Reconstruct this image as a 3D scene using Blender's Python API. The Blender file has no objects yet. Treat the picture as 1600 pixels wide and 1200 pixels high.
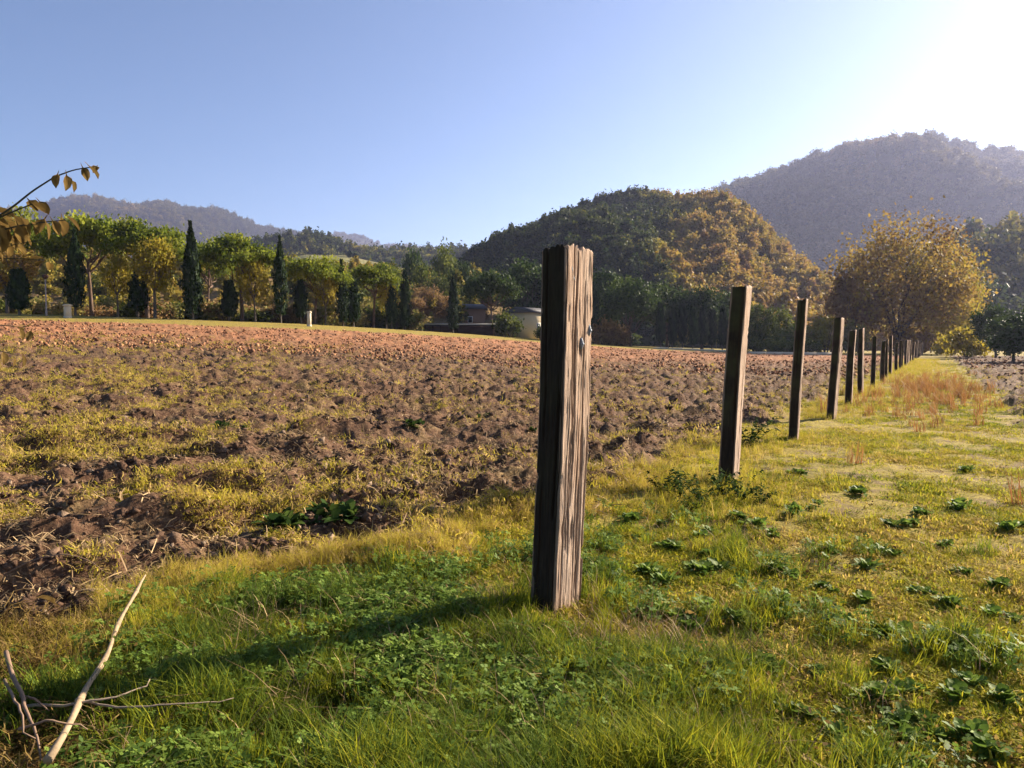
import bpy, math, random
import numpy as np

# ------------------------------------------------------------------ camera, sky, sun, exposure
S = bpy.context.scene
COL = S.collection
F_PX, HORIZON, CAM_H = 1180.0, 540.0, 1.40          # measured on the 1600 x 1200 photograph
PITCH = math.atan((600 - HORIZON) / F_PX)
cam_d = bpy.data.cameras.new('camera')
cam_d.sensor_width = 36.0
cam_d.lens = 36.0 * F_PX / 1600.0
cam_d.clip_start = 0.05
cam_d.clip_end = 30000
cam = bpy.data.objects.new('camera', cam_d)
COL.objects.link(cam)
cam.location = (0, 0, CAM_H)
cam.rotation_euler = (math.pi / 2 - PITCH, 0, 0)
S.camera = cam

SUN_EL, SUN_AZ = math.radians(24), math.radians(56.5)   # azimuth: clockwise from the view direction (+Y)
world = bpy.data.worlds.new('World')
S.world = world
world.use_nodes = True
wn = world.node_tree.nodes
sky = wn.new('ShaderNodeTexSky')
sky.sky_type = 'NISHITA'
sky.sun_disc = False
sky.sun_elevation = SUN_EL
sky.sun_rotation = SUN_AZ
sky.altitude = 200
sky.air_density = .75
sky.dust_density = .75
sky.ozone_density = 3.4
bg = wn['Background']
bg.inputs['Strength'].default_value = 0.05
world.node_tree.links.new(sky.outputs[0], bg.inputs[0])
sun_d = bpy.data.lights.new('sun', 'SUN')
sun_d.energy = 5.0
sun_d.angle = math.radians(0.55)
sun_d.color = (1.0, 0.86, 0.68)
sun = bpy.data.objects.new('sun', sun_d)
COL.objects.link(sun)
sun.location = (60, 36, 40)
sun.rotation_euler = (math.pi / 2 - SUN_EL, 0, -SUN_AZ + math.pi)

S.view_settings.view_transform = 'Standard'
S.view_settings.look = 'None'
S.view_settings.exposure = 1.85
S.view_settings.gamma = 1.0
S.view_settings.use_curve_mapping = False
S.render.engine = 'CYCLES'
cy = S.cycles
cy.use_denoising = True
cy.max_bounces = 5
cy.diffuse_bounces = 2
cy.glossy_bounces = 2
cy.transmission_bounces = 3
cy.transparent_max_bounces = 4
cy.volume_bounces = 0
cy.use_adaptive_sampling = True
cy.adaptive_threshold = 0.02

# ------------------------------------------------------------------ helpers
rng = np.random.default_rng(7)
random.seed(7)


def P(px, Y):                       # lateral position of a pixel column at forward distance Y
    return (px - 800.0) / F_PX * Y


def Z(py, Y):                       # height of a pixel row at forward distance Y
    return CAM_H + Y * np.tan(np.arctan((600 - np.asarray(py, float)) / F_PX) - PITCH)


def _hash(ix, iy, seed):
    n = (ix.astype(np.int64) * 374761393 + iy.astype(np.int64) * 668265263 + seed * 1442695041) & 0x7fffffff
    n = ((n ^ (n >> 13)) * 1274126177) & 0x7fffffff
    n = n ^ (n >> 16)
    return (n & 0xffff) / 65535.0


def noise(x, y, seed=0):            # value noise, 0..1
    x = np.asarray(x, float); y = np.asarray(y, float)
    ix = np.floor(x); iy = np.floor(y)
    fx = x - ix; fy = y - iy
    fx = fx * fx * (3 - 2 * fx); fy = fy * fy * (3 - 2 * fy)
    a = _hash(ix, iy, seed); b = _hash(ix + 1, iy, seed)
    c = _hash(ix, iy + 1, seed); d = _hash(ix + 1, iy + 1, seed)
    return (a * (1 - fx) + b * fx) * (1 - fy) + (c * (1 - fx) + d * fx) * fy


def fbm(x, y, seed=0, oct=4, gain=.5):
    s = 0; a = 1; t = 0
    for i in range(oct):
        s = s + a * noise(np.asarray(x) * 2 ** i + 13.7 * i, np.asarray(y) * 2 ** i + 7.1 * i, seed + i)
        t += a; a *= gain
    return s / t


def sstep(a, b, x):
    t = np.clip((np.asarray(x, float) - a) / (b - a), 0, 1)
    return t * t * (3 - 2 * t)


def mesh_np(name, V, F, mats=(), midx=None, smooth=False, attrs=None):
    """V (n,3); F: list of int arrays (m,3) or (m,4); attrs {name: (domain, type, values)}"""
    me = bpy.data.meshes.new(name)
    V = np.asarray(V, np.float32)
    F = [np.asarray(f, np.int32) for f in F if len(f)]
    me.vertices.add(len(V))
    me.vertices.foreach_set('co', V.ravel())
    if F:
        loops = np.concatenate([f.ravel() for f in F])
        sizes = np.concatenate([np.full(len(f), f.shape[1], np.int32) for f in F])
        starts = np.concatenate([[0], np.cumsum(sizes)[:-1]]).astype(np.int32)
        me.loops.add(len(loops))
        me.loops.foreach_set('vertex_index', loops)
        me.polygons.add(len(sizes))
        me.polygons.foreach_set('loop_start', starts)
        me.polygons.foreach_set('loop_total', sizes)
        if midx is not None:
            me.polygons.foreach_set('material_index', np.asarray(midx, np.int32))
        if smooth:
            me.polygons.foreach_set('use_smooth', np.ones(len(sizes), bool))
    for m in mats:
        me.materials.append(m)
    for k, (dom, typ, val) in (attrs or {}).items():
        at = me.attributes.new(k, typ, dom)
        key = {'FLOAT': 'value', 'INT': 'value', 'FLOAT_VECTOR': 'vector', 'FLOAT_COLOR': 'color'}[typ]
        val = np.asarray(val, np.int32 if typ == 'INT' else np.float32)
        at.data.foreach_set(key, val.ravel())
    me.update(calc_edges=True)
    return me


def link(name, me, parent=None, loc=(0, 0, 0), rot=(0, 0, 0), scale=1.0):
    o = bpy.data.objects.new(name, me)
    COL.objects.link(o)
    o.location = loc
    o.rotation_euler = rot
    o.scale = (scale,) * 3 if isinstance(scale, (int, float)) else scale
    if parent is not None:
        o.parent = parent
    return o


def tag(o, label=None, cat=None, group=None, kind=None):
    if label: o['label'] = label
    if cat: o['category'] = cat
    if group: o['group'] = group
    if kind: o['kind'] = kind
    return o


class MB:                            # collects numpy shapes into one mesh
    def __init__(s):
        s.v = []; s.q = []; s.t = []; s.n = 0

    def add(s, v, q=None, t=None):
        v = np.asarray(v, float).reshape(-1, 3)
        if q is not None and len(q): s.q.append(np.asarray(q, int) + s.n)
        if t is not None and len(t): s.t.append(np.asarray(t, int) + s.n)
        s.v.append(v); s.n += len(v)

    def tube(s, pts, rad, k=7, cap=True):
        pts = np.asarray(pts, float); rad = np.asarray(rad, float)
        n = len(pts)
        tan = np.gradient(pts, axis=0)
        tan /= np.linalg.norm(tan, axis=1)[:, None] + 1e-9
        up = np.array([0, 0, 1.0]) if abs(tan[0, 2]) < .9 else np.array([1.0, 0, 0])
        ring = []
        for i in range(n):
            a = np.cross(tan[i], up); a /= np.linalg.norm(a) + 1e-9
            b = np.cross(a, tan[i])
            th = np.arange(k) * 2 * np.pi / k
            ring.append(pts[i] + rad[i] * (np.cos(th)[:, None] * a + np.sin(th)[:, None] * b))
        v = np.concatenate(ring)
        q = []
        for i in range(n - 1):
            for j in range(k):
                q.append((i * k + j, i * k + (j + 1) % k, (i + 1) * k + (j + 1) % k, (i + 1) * k + j))
        t = []
        if cap:
            v = np.concatenate([v, pts[:1], pts[-1:]])
            for j in range(k):
                t.append((n * k, (j + 1) % k, j))
                t.append((n * k + 1, (n - 1) * k + j, (n - 1) * k + (j + 1) % k))
        s.add(v, q, t)

    def box(s, c, size, rz=0.0):
        hx, hy, hz = [d / 2 for d in size]
        v = np.array([(x, y, z) for z in (-hz, hz) for y in (-hy, hy) for x in (-hx, hx)], float)
        co, si = math.cos(rz), math.sin(rz)
        v = np.stack([v[:, 0] * co - v[:, 1] * si, v[:, 0] * si + v[:, 1] * co, v[:, 2]], 1) + np.asarray(c, float)
        s.add(v, [(0, 2, 3, 1), (4, 5, 7, 6), (0, 1, 5, 4), (2, 6, 7, 3), (0, 4, 6, 2), (1, 3, 7, 5)])

    def arrays(s):
        V = np.concatenate(s.v)
        Q = np.concatenate(s.q) if s.q else np.zeros((0, 4), int)
        T = np.concatenate(s.t) if s.t else np.zeros((0, 3), int)
        return V, Q, T

    def mesh(s, name, mat, smooth=False, attrs=None):
        V, Q, T = s.arrays()
        return mesh_np(name, V, [Q, T], [mat], smooth=smooth, attrs=attrs)


# ------------------------------------------------------------------ materials
def new_mat(name):
    m = bpy.data.materials.new(name)
    m.use_nodes = True
    m.node_tree.nodes.clear()
    return m, m.node_tree.nodes, m.node_tree.links


def nd(N, t, **kw):
    n = N.new(t)
    for k, v in kw.items():
        setattr(n, k, v)
    return n


def mixc(N, L, fac, a, b, mode='MIX'):
    m = nd(N, 'ShaderNodeMix', data_type='RGBA', blend_type=mode)
    for sock, val in ((m.inputs['Factor'], fac), (m.inputs[6], a), (m.inputs[7], b)):
        if hasattr(val, 'is_linked') or hasattr(val, 'links'):
            L.new(val, sock)
        elif isinstance(val, (int, float)):
            sock.default_value = val
        else:
            sock.default_value = (*val, 1)
    return m.outputs[2]


def math_n(N, L, op, a, b=0.0, clamp=False):
    m = nd(N, 'ShaderNodeMath', operation=op, use_clamp=clamp)
    for i, v in enumerate((a, b)):
        if isinstance(v, (int, float)): m.inputs[i].default_value = v
        else: L.new(v, m.inputs[i])
    return m.outputs[0]


def ramp(N, L, fac, stops):
    r = nd(N, 'ShaderNodeValToRGB')
    el = r.color_ramp.elements
    while len(el) < len(stops): el.new(.5)
    for e, (p, c) in zip(el, stops):
        e.position = p
        e.color = (*c, 1) if not isinstance(c, float) else (c, c, c, 1)
    L.new(fac, r.inputs[0])
    return r.outputs[0]


def tex_noise(N, L, vec, scale, detail=4, rough=.55, dist=0.0):
    n = nd(N, 'ShaderNodeTexNoise')
    n.inputs['Scale'].default_value = scale
    n.inputs['Detail'].default_value = detail
    n.inputs['Roughness'].default_value = rough
    n.inputs['Distortion'].default_value = dist
    if vec is not None: L.new(vec, n.inputs['Vector'])
    return n.outputs['Fac']


def finish(N, L, col, rough=.85, bump=None, bump_s=.4, bump_d=.01, spec=.2, trans=None, metallic=0.0):
    p = nd(N, 'ShaderNodeBsdfPrincipled')
    out = nd(N, 'ShaderNodeOutputMaterial')
    if isinstance(col, tuple): p.inputs['Base Color'].default_value = (*col, 1)
    else: L.new(col, p.inputs['Base Color'])
    p.inputs['Roughness'].default_value = rough
    p.inputs['Specular IOR Level'].default_value = spec
    p.inputs['Metallic'].default_value = metallic
    if bump is not None:
        b = nd(N, 'ShaderNodeBump')
        b.inputs['Strength'].default_value = bump_s
        b.inputs['Distance'].default_value = bump_d
        L.new(bump, b.inputs['Height'])
        L.new(b.outputs[0], p.inputs['Normal'])
    sh = p.outputs[0]
    if trans:
        tr = nd(N, 'ShaderNodeBsdfTranslucent')
        if isinstance(col, tuple): tr.inputs[0].default_value = (*col, 1)
        else: L.new(col, tr.inputs[0])
        mx = nd(N, 'ShaderNodeMixShader')
        mx.inputs[0].default_value = trans
        L.new(sh, mx.inputs[1]); L.new(tr.outputs[0], mx.inputs[2])
        sh = mx.outputs[0]
    L.new(sh, out.inputs['Surface'])


def foliage(name, cols, trans=.35, rough=.6, jitter=.35, instancer=False, spec=.06):
    """leaf colour runs through cols by the leaf's own 'tint'; a tree's (or instance's) random shifts it"""
    m, N, L = new_mat(name)
    a = nd(N, 'ShaderNodeAttribute', attribute_name='tint')
    t = a.outputs['Fac']
    if instancer:
        b = nd(N, 'ShaderNodeAttribute', attribute_name='itint', attribute_type='INSTANCER')
        t = math_n(N, L, 'ADD', math_n(N, L, 'MULTIPLY', t, .35), math_n(N, L, 'MULTIPLY', b.outputs['Fac'], .75), True)
    n = len(cols)
    c = ramp(N, L, t, [(i / (n - 1), cols[i]) for i in range(n)])
    oi = nd(N, 'ShaderNodeObjectInfo')
    hs = nd(N, 'ShaderNodeHueSaturation')
    L.new(c, hs.inputs['Color'])
    L.new(math_n(N, L, 'ADD', math_n(N, L, 'MULTIPLY', oi.outputs['Random'], jitter), 1 - jitter / 2), hs.inputs['Value'])
    finish(N, L, hs.outputs[0], rough, trans=trans, spec=spec)
    return m


def bark(name, a, b, scale=6.0):
    m, N, L = new_mat(name)
    tc = nd(N, 'ShaderNodeTexCoord')
    mp = nd(N, 'ShaderNodeMapping')
    mp.inputs['Scale'].default_value = (1, 1, .25)
    L.new(tc.outputs['Object'], mp.inputs[0])
    f = tex_noise(N, L, mp.outputs[0], scale, 5, .65)
    c = ramp(N, L, f, [(.3, a), (.7, b)])
    finish(N, L, c, .9, f, .6, .02)
    return m


def plain(name, col, rough=.8, var=.25, scale=8.0, spec=.2, metallic=0.0):
    m, N, L = new_mat(name)
    tc = nd(N, 'ShaderNodeTexCoord')
    f = tex_noise(N, L, tc.outputs['Object'], scale, 5, .6)
    c = mixc(N, L, f, tuple(x * (1 - var) for x in col), tuple(min(1, x * (1 + var)) for x in col))
    finish(N, L, c, rough, f, .2, .01, spec, metallic=metallic)
    return m


M = {}
M['bark_pine'] = bark('bark_pine', (.05, .032, .022), (.17, .11, .075))
M['bark_grey'] = bark('bark_grey', (.05, .042, .034), (.16, .13, .1))
M['bark_dark'] = bark('bark_dark', (.02, .014, .01), (.07, .05, .035))
M['pine'] = foliage('pine_needles', [(.055, .085, .012), (.15, .18, .02), (.29, .3, .035)], .48)
M['pine_dark'] = foliage('pine_needles_dark', [(.018, .034, .011), (.04, .066, .016), (.075, .105, .024)], .25)
M['cypress'] = foliage('cypress_needles', [(.008, .018, .007), (.016, .032, .01), (.03, .052, .014)], .12)
M['autumn'] = foliage('autumn_leaves', [(.13, .075, .026), (.23, .145, .035), (.31, .215, .04), (.22, .185, .04)], .47)
M['gold'] = foliage('golden_leaves', [(.22, .165, .025), (.33, .26, .028), (.25, .24, .035)], .48)
M['russet'] = foliage('russet_leaves', [(.15, .085, .042), (.24, .145, .065), (.32, .215, .08)], .4)
M['green'] = foliage('green_leaves', [(.035, .05, .012), (.075, .095, .018), (.14, .15, .03)], .35)
M['shrub'] = foliage('shrub_leaves', [(.17, .12, .055), (.27, .2, .085), (.27, .23, .065), (.13, .15, .035)], .35)
M['forest'] = foliage('forest_leaves', [(.012, .024, .009), (.026, .045, .012), (.08, .09, .018), (.26, .215, .035), (.34, .23, .05), (.28, .16, .07)], .32, jitter=.5, instancer=True)
M['forest_far'] = foliage('far_forest_leaves', [(.025, .036, .013), (.06, .066, .02), (.12, .105, .032), (.22, .165, .055), (.26, .17, .07)], .3, jitter=.15, instancer=True)
M['grass_mix'] = foliage('grass_blades', [(.035, .06, .010), (.10, .145, .018), (.28, .29, .016), (.43, .36, .03), (.45, .31, .11)], .42, rough=.75, jitter=.5, instancer=True, spec=.08)
M['straw'] = foliage('straw_stalks', [(.15, .095, .05), (.28, .19, .095), (.44, .31, .16)], .15, jitter=.5)
M['weed'] = foliage('weed_leaves', [(.06, .11, .018), (.12, .19, .028), (.2, .27, .045)], .4, rough=.6, spec=.1)
M['weed_dark'] = foliage('field_weed_leaves', [(.02, .04, .012), (.04, .07, .016), (.08, .12, .022)], .3, rough=.8, spec=.02)
M['dry_leaf'] = foliage('dry_leaves', [(.07, .04, .016), (.18, .115, .036), (.30, .21, .065)], .4, jitter=.5)
M['orange_leaf'] = foliage('orange_leaves', [(.26, .09, .03), (.36, .14, .04), (.3, .17, .06)], .35, jitter=.5)
M['cane'] = plain('cane', (.29, .21, .125), .85, .6, 34)
M['twig'] = plain('twig', (.20, .13, .085), .8, .3, 20)
M['twig_pale'] = plain('twig_pale', (.26, .2, .14), .8, .25, 20)
M['stem_dark'] = plain('stem_dark', (.05, .05, .03), .8, .3, 20)
M['cream'] = plain('cream_plaster', (.62, .5, .3), .9, .12, 1.2)
M['brown_wall'] = plain('brown_plaster', (.22, .13, .08), .9, .2, 1.5)
M['roof_dark'] = plain('roof_slate', (.07, .07, .075), .7, .2, 2)
M['roof_tile'] = plain('roof_tile', (.22, .1, .06), .85, .25, 3)
M['white_trim'] = plain('white_trim', (.6, .58, .54), .7, .1, 3)
M['stone_pale'] = plain('stone_pale', (.55, .47, .34), .9, .18, 5)
M['dark_wood'] = plain('dark_wood', (.06, .03, .02), .8, .3, 4)
M['glass'] = plain('window_glass', (.02, .025, .03), .1, .2, 1, spec=.5)
M['steel'] = plain('galvanised_steel', (.22, .24, .27), .7, .25, 30, spec=.3, metallic=.3)
M['pole'] = plain('pole_paint', (.35, .27, .22), .6, .15, 4)


def mat_post(name, grey, mossy):
    m, N, L = new_mat(name)
    tc = nd(N, 'ShaderNodeTexCoord')
    mp = nd(N, 'ShaderNodeMapping')
    mp.inputs['Scale'].default_value = (1, 1, .07)
    L.new(tc.outputs['Object'], mp.inputs[0])
    f = tex_noise(N, L, mp.outputs[0], 85, 7, .72)
    g = tex_noise(N, L, mp.outputs[0], 14, 4, .6)
    c = ramp(N, L, f, [(.26, (.10, .055, .034)), (.42, (.27, .165, .105)), (.58, (.44, .3, .205)), (.76, (.56, .43, .32))])
    c = mixc(N, L, ramp(N, L, g, [(.35, 0.0), (.7, grey)]), c, (.41, .35, .29))
    st = tex_noise(N, L, tc.outputs['Object'], 7.0, 6, .7)
    c = mixc(N, L, ramp(N, L, st, [(.5, 0.0), (.7, .4)]), c, (.15, .1, .065))
    shaded_side = ramp(N, L, f, [(.3, (.011, .008, .006)), (.6, (.032, .023, .016)), (.8, (.07, .052, .035))])   # narrow sides near black: their shade is painted into the wood colour
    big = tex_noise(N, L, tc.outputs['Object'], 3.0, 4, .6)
    shaded_side = mixc(N, L, ramp(N, L, big, [(.42, 0.0), (.7, mossy)]), shaded_side, (.075, .08, .03))
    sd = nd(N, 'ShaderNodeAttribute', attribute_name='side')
    c = mixc(N, L, sd.outputs['Fac'], c, shaded_side)
    cr = nd(N, 'ShaderNodeAttribute', attribute_name='crack')
    c = mixc(N, L, math_n(N, L, 'MULTIPLY', cr.outputs['Fac'], .75), c, (.05, .026, .016))
    finish(N, L, c, .9, f, .8, .006, .15)
    return m


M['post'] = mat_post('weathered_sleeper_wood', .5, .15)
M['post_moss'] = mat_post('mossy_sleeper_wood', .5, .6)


def mat_ground():
    m, N, L = new_mat('soil_and_turf')
    geo = nd(N, 'ShaderNodeNewGeometry')
    pos = geo.outputs['Position']
    zone = nd(N, 'ShaderNodeAttribute', attribute_name='zone')          # r: soil, g: green turf, b: dry clay soil
    sep = nd(N, 'ShaderNodeSeparateColor')
    L.new(zone.outputs['Color'], sep.inputs[0])
    n1 = tex_noise(N, L, pos, 1.7, 6, .65)
    n2 = tex_noise(N, L, pos, 22, 5, .7)
    n3 = tex_noise(N, L, pos, .35, 4, .6)
    soil = ramp(N, L, n2, [(.3, (.035, .019, .012)), (.5, (.10, .054, .031)), (.72, (.22, .138, .08))])
    straw = ramp(N, L, n2, [(.35, (.13, .085, .035)), (.65, (.32, .235, .10))])
    soil = mixc(N, L, ramp(N, L, n1, [(.5, 0.0), (.68, .55)]), soil, straw)
    clay = ramp(N, L, n2, [(.3, (.15, .062, .03)), (.5, (.29, .13, .062)), (.7, (.38, .2, .10))])
    clay = mixc(N, L, ramp(N, L, n3, [(.5, 0.0), (.7, .5)]), clay, (.24, .165, .075))
    soil = mixc(N, L, sep.outputs[2], soil, clay)
    dry = ramp(N, L, n2, [(.3, (.13, .09, .022)), (.55, (.29, .225, .04)), (.75, (.42, .32, .09))])
    grn = ramp(N, L, n2, [(.3, (.02, .024, .010)), (.7, (.06, .07, .02))])
    gsel = math_n(N, L, 'ADD', sep.outputs[1], math_n(N, L, 'MULTIPLY', math_n(N, L, 'SUBTRACT', n1, .5), 1.2), True)
    turf = mixc(N, L, gsel, dry, grn)
    bare = ramp(N, L, tex_noise(N, L, pos, 2.6, 5, .6, .5), [(.52, 0.0), (.62, .8)])
    turf = mixc(N, L, bare, turf, ramp(N, L, n2, [(.3, (.09, .055, .03)), (.7, (.24, .165, .09))]))
    c = mixc(N, L, sep.outputs[0], turf, soil)
    finish(N, L, c, .95, n2, .7, .03, .1)
    return m


def mat_hill(name, a, b, c3, scale=.02):
    m, N, L = new_mat(name)
    geo = nd(N, 'ShaderNodeNewGeometry')
    f = tex_noise(N, L, geo.outputs['Position'], scale, 6, .62)
    f2 = tex_noise(N, L, geo.outputs['Position'], scale * 12, 4, .6)
    c = ramp(N, L, f, [(.35, a), (.5, b), (.65, c3)])
    c = mixc(N, L, f2, c, tuple(x * .5 for x in a))
    finish(N, L, c, .95, f2, .8, 3.0, .05)
    return m


M['ground'] = mat_ground()
M['hill_wood'] = mat_hill('wooded_hillside', (.03, .038, .014), (.07, .062, .02), (.11, .075, .03))
M['hill_far'] = mat_hill('far_hillside', (.035, .042, .02), (.075, .07, .032), (.12, .085, .05), .006)
M['hill_brown'] = mat_hill('scrubby_hillside', (.15, .11, .045), (.24, .16, .075), (.3, .2, .09))
M['meadow'] = mat_hill('pale_meadow', (.22, .23, .1), (.28, .26, .11), (.3, .25, .12), .02)

# ------------------------------------------------------------------ terrain
_px = np.array([-900, -300, 33, 300, 500, 700, 850, 1000, 1150, 1300, 1500, 2200, 3000], float)
_ze = np.array([4.9, 4.8, 4.45, 3.97, 3.64, 3.15, 2.3, 1.15, .6, .25, .1, .0, .0])
_ye = np.array([72, 72, 72, 74, 80, 98, 110, 112, 115, 112, 115, 120, 120], float)
_g = np.linspace(-900, 3000, 400)
_k = np.hanning(31); _k /= _k.sum()
_zs = np.convolve(np.pad(np.interp(_g, _px, _ze), 15, 'edge'), _k, 'valid')
_ys = np.convolve(np.pad(np.interp(_g, _px, _ye), 15, 'edge'), _k, 'valid')


def col_of(x, y):
    return 800 + F_PX * np.asarray(x, float) / np.maximum(y, 2.0)


def edge_y(x, y):
    return np.interp(col_of(x, y), _g, _ys)


def H0(x, y):
    x = np.asarray(x, float); y = np.asarray(y, float)
    c = col_of(x, y)
    t = np.clip(np.maximum(y, 0) / np.interp(c, _g, _ys), 0, 1)
    z = np.interp(c, _g, _zs) * t ** 1.55
    return z * (1 - .8 * sstep(300, 900, y))


FDIR = np.array([.4905, .8714])                # the fence line runs this way
FP0 = np.array([.265, 3.95])                     # first post


def fence_off(x, y):                           # metres to the right of the fence line
    return (np.asarray(x) - FP0[0]) * FDIR[1] - (np.asarray(y) - FP0[1]) * FDIR[0]


def zones(x, y):
    """soil 0..1, green 0..1, clay 0..1"""
    d = fence_off(x, y)
    w = (fbm(np.asarray(x) * .9, np.asarray(y) * .9, 3, 4) - .5)
    left = sstep(-.75, -1.35, d + w * 1.4)
    front = sstep(4.3, 5.1, y - .25 * x + w * 2.2)       # soil starts behind this line left of the first post
    corner = sstep(-1.6, -2.2, x + w) * sstep(2.7, 3.3, y + w)
    soil = left * np.clip(front + corner, 0, 1)
    rite = sstep(2.9, 3.5, d + w * 1.6) * sstep(11, 14, y)
    soil = np.maximum(soil, rite)
    ey = edge_y(x, y)
    strip = sstep(.83, .87, y / ey + .02 * w)
    soil = soil * (1 - strip)
    clay = sstep(34, 60, y + 16 * w - .35 * x) * (d < 0)
    green = sstep(.1, -.9, y - 4.3 + 1.6 * np.maximum(x - .2, 0) + .2 * np.maximum(-x, 0) + w * 3) * .8
    green = np.maximum(green, .5 * np.exp(-((d - .2) / .7) ** 2) * sstep(13, 5, y))
    return soil, green, clay


def H(x, y):
    x = np.asarray(x, float); y = np.asarray(y, float)
    s, g, c = zones(x, y)
    r = np.hypot(x, y)
    fade = sstep(160, 60, r)
    rough = 0
    # clods: ridged noise in several sizes, heaped along the plough lines
    u = x * .86 + y * .5; v = -x * .5 + y * .86
    for sc, am, sd in ((.95, .08, 11), (.40, .125, 17), (.19, .12, 23), (.09, .06, 29)):
        n = noise(u / (sc * 1.5) + 5 * noise(x * .3, y * .3, 5), v / sc, sd)
        rough = rough + am * (.55 * sstep(.36, .66, n) + .45 * (1 - np.abs(2 * n - 1)))
    furrow = .07 * np.sin(v * 2 * np.pi / .85 + 2.5 * fbm(x * .25, y * .25, 41, 2))
    turf = .05 * (fbm(x * .8, y * .8, 51, 4) - .5) + .025 * (noise(x * 7, y * 7, 53) - .5)
    mult = .75 + .5 * fbm(x * .15, y * .15, 61, 3)
    return H0(x, y) + (s * (rough * 1.15 * mult + furrow - .2) * (1 - .25 * c) + (1 - s) * turf) * fade


def build_ground():
    rad = [0.0, .4, .8, 1.2, 1.5]
    while rad[-1] < 6000:
        d = rad[-1]
        step = max(.013, min(d * d / 800, .0125 * d)) if d < 130 else d * .05
        rad.append(d + step)
    rad = np.array(rad)
    a_in = np.linspace(-41, 41, 800)
    a_out = np.linspace(41, 319, 90)[1:-1]
    az = np.radians(np.concatenate([a_in, a_out]))
    n, k = len(rad), len(az)
    R, A = np.meshgrid(rad, az, indexing='ij')
    X = R * np.sin(A); Y = R * np.cos(A)
    Zz = H(X.ravel(), Y.ravel())
    V = np.stack([X.ravel(), Y.ravel(), Zz], 1)
    i, j = np.meshgrid(np.arange(n - 1), np.arange(k), indexing='ij')
    j2 = (j + 1) % k
    Q = np.stack([i * k + j, i * k + j2, (i + 1) * k + j2, (i + 1) * k + j], -1).reshape(-1, 4)
    s, g, c = zones(V[:, 0], V[:, 1])
    colr = np.stack([s, g, c, np.ones_like(s)], 1)
    me = mesh_np('ground', V, [Q[:, ::-1]], [M['ground']], smooth=True, attrs={'zone': ('POINT', 'FLOAT_COLOR', colr)})
    tag(link('ground', me), 'ploughed brown field beside a dry grass verge along the fence posts', kind='structure')


build_ground()


# ------------------------------------------------------------------ hills (each a solid sheet rising to its crest and falling behind it)
HILLS = {}


def hill(name, crest, d_foot, d_crest, d_back, z_foot, mat, rough=6.0, nscale=.02, shape=1.0, seed=1, nx=260, nt=90, label=None, gully=0.0):
    cpx = np.array([c[0] for c in crest], float); cpy = np.array([c[1] for c in crest], float)
    dc = d_crest if callable(d_crest) else (lambda p: np.full_like(p, float(d_crest)))
    df = d_foot if callable(d_foot) else (lambda p: np.full_like(p, float(d_foot)))
    gp = np.linspace(cpx[0], cpx[-1], 600)
    gk = np.hanning(13); gk /= gk.sum()
    gz = np.convolve(np.pad(np.interp(gp, cpx, cpy), 6, 'edge'), gk, 'valid')

    def height(px, y):
        d0, d1 = df(px), dc(px)
        t = (y - d0) / (d1 - d0)
        zc = Z(np.interp(px, gp, gz), d1)
        up = np.clip(t, 0, 1)
        prof = np.sin(up * np.pi / 2) ** shape
        back = np.clip((y - d1) / (d_back - d1 + 1e-6), 0, 1)
        prof = prof * np.cos(back * np.pi / 2)
        x = P(px, y)
        z = z_foot + (zc - z_foot) * prof
        w = np.sin(np.clip(t, 0, 1) * np.pi)
        z = z + rough * (fbm(x * nscale, y * nscale, seed, 5) - .5) * np.clip(prof * 3, 0, 1)
        if gully:
            gf = np.clip((fbm(x * nscale * .6 + .4 * y * nscale * .35, y * nscale * .2, seed + 9, 3) - .5) * 2.8 + .5, 0, 1)
            z = z - gully * w * (1 - np.abs(2 * gf - 1))
        return z

    px = np.linspace(cpx[0], cpx[-1], nx)
    t = np.concatenate([np.linspace(0, 1, int(nt * .7)), np.linspace(1, 2, nt - int(nt * .7) + 1)[1:]])
    Pg, Tg = np.meshgrid(px, t, indexing='ij')
    d0, d1 = df(Pg), dc(Pg)
    Yg = np.where(Tg <= 1, d0 + (d1 - d0) * Tg, d1 + (d_back - d1) * (Tg - 1))
    Xg = P(Pg, Yg)
    Zg = height(Pg, Yg)
    n, k = Pg.shape
    V = np.stack([Xg.ravel(), Yg.ravel(), Zg.ravel()], 1)
    i, j = np.meshgrid(np.arange(n - 1), np.arange(k - 1), indexing='ij')
    Q = np.stack([i * k + j, (i + 1) * k + j, (i + 1) * k + j + 1, i * k + j + 1], -1).reshape(-1, 4)
    me = mesh_np(name, V, [Q], [mat], smooth=True)
    o = tag(link(name, me), label, kind='structure')
    HILLS[name] = (height, df, dc, cpx[0], cpx[-1], d_back)
    return o


hill('far_hills', [(-700, 389), (-300, 359), (-80, 341), (0, 335), (60, 334), (100, 321), (150, 315), (195, 326), (230, 335), (258, 331),
                   (320, 342), (370, 347), (420, 359), (470, 373), (510, 387), (580, 409), (660, 439)],
     1500, 2500, 3300, -30, M['hill_far'], 40, .004, 1.0, 3, label='hazy blue range of hills on the skyline', gully=90)
hill('distant_ridge', [(380, 406), (460, 384), (505, 373), (540, 368), (570, 373), (600, 385), (650, 387), (690, 394), (760, 400), (900, 398), (1100, 406)],
     2400, 3300, 3700, -30, M['hill_far'], 14, .004, 1.0, 5, label='faint distant ridge beyond the wooded slopes', gully=50)
hill('high_hill', [(960, 440), (1010, 360), (1060, 326), (1100, 314), (1130, 303), (1180, 292), (1220, 275), (1270, 257), (1340, 246), (1400, 231), (1440, 222),
                   (1490, 231), (1530, 241), (1580, 242), (1640, 256), (1760, 310), (1900, 380), (2200, 480)],
     600, 1150, 1900, -10, M['hill_wood'], 36, .005, 1.0, 7, label='high wooded hill fading into blue haze', gully=120)
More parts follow.
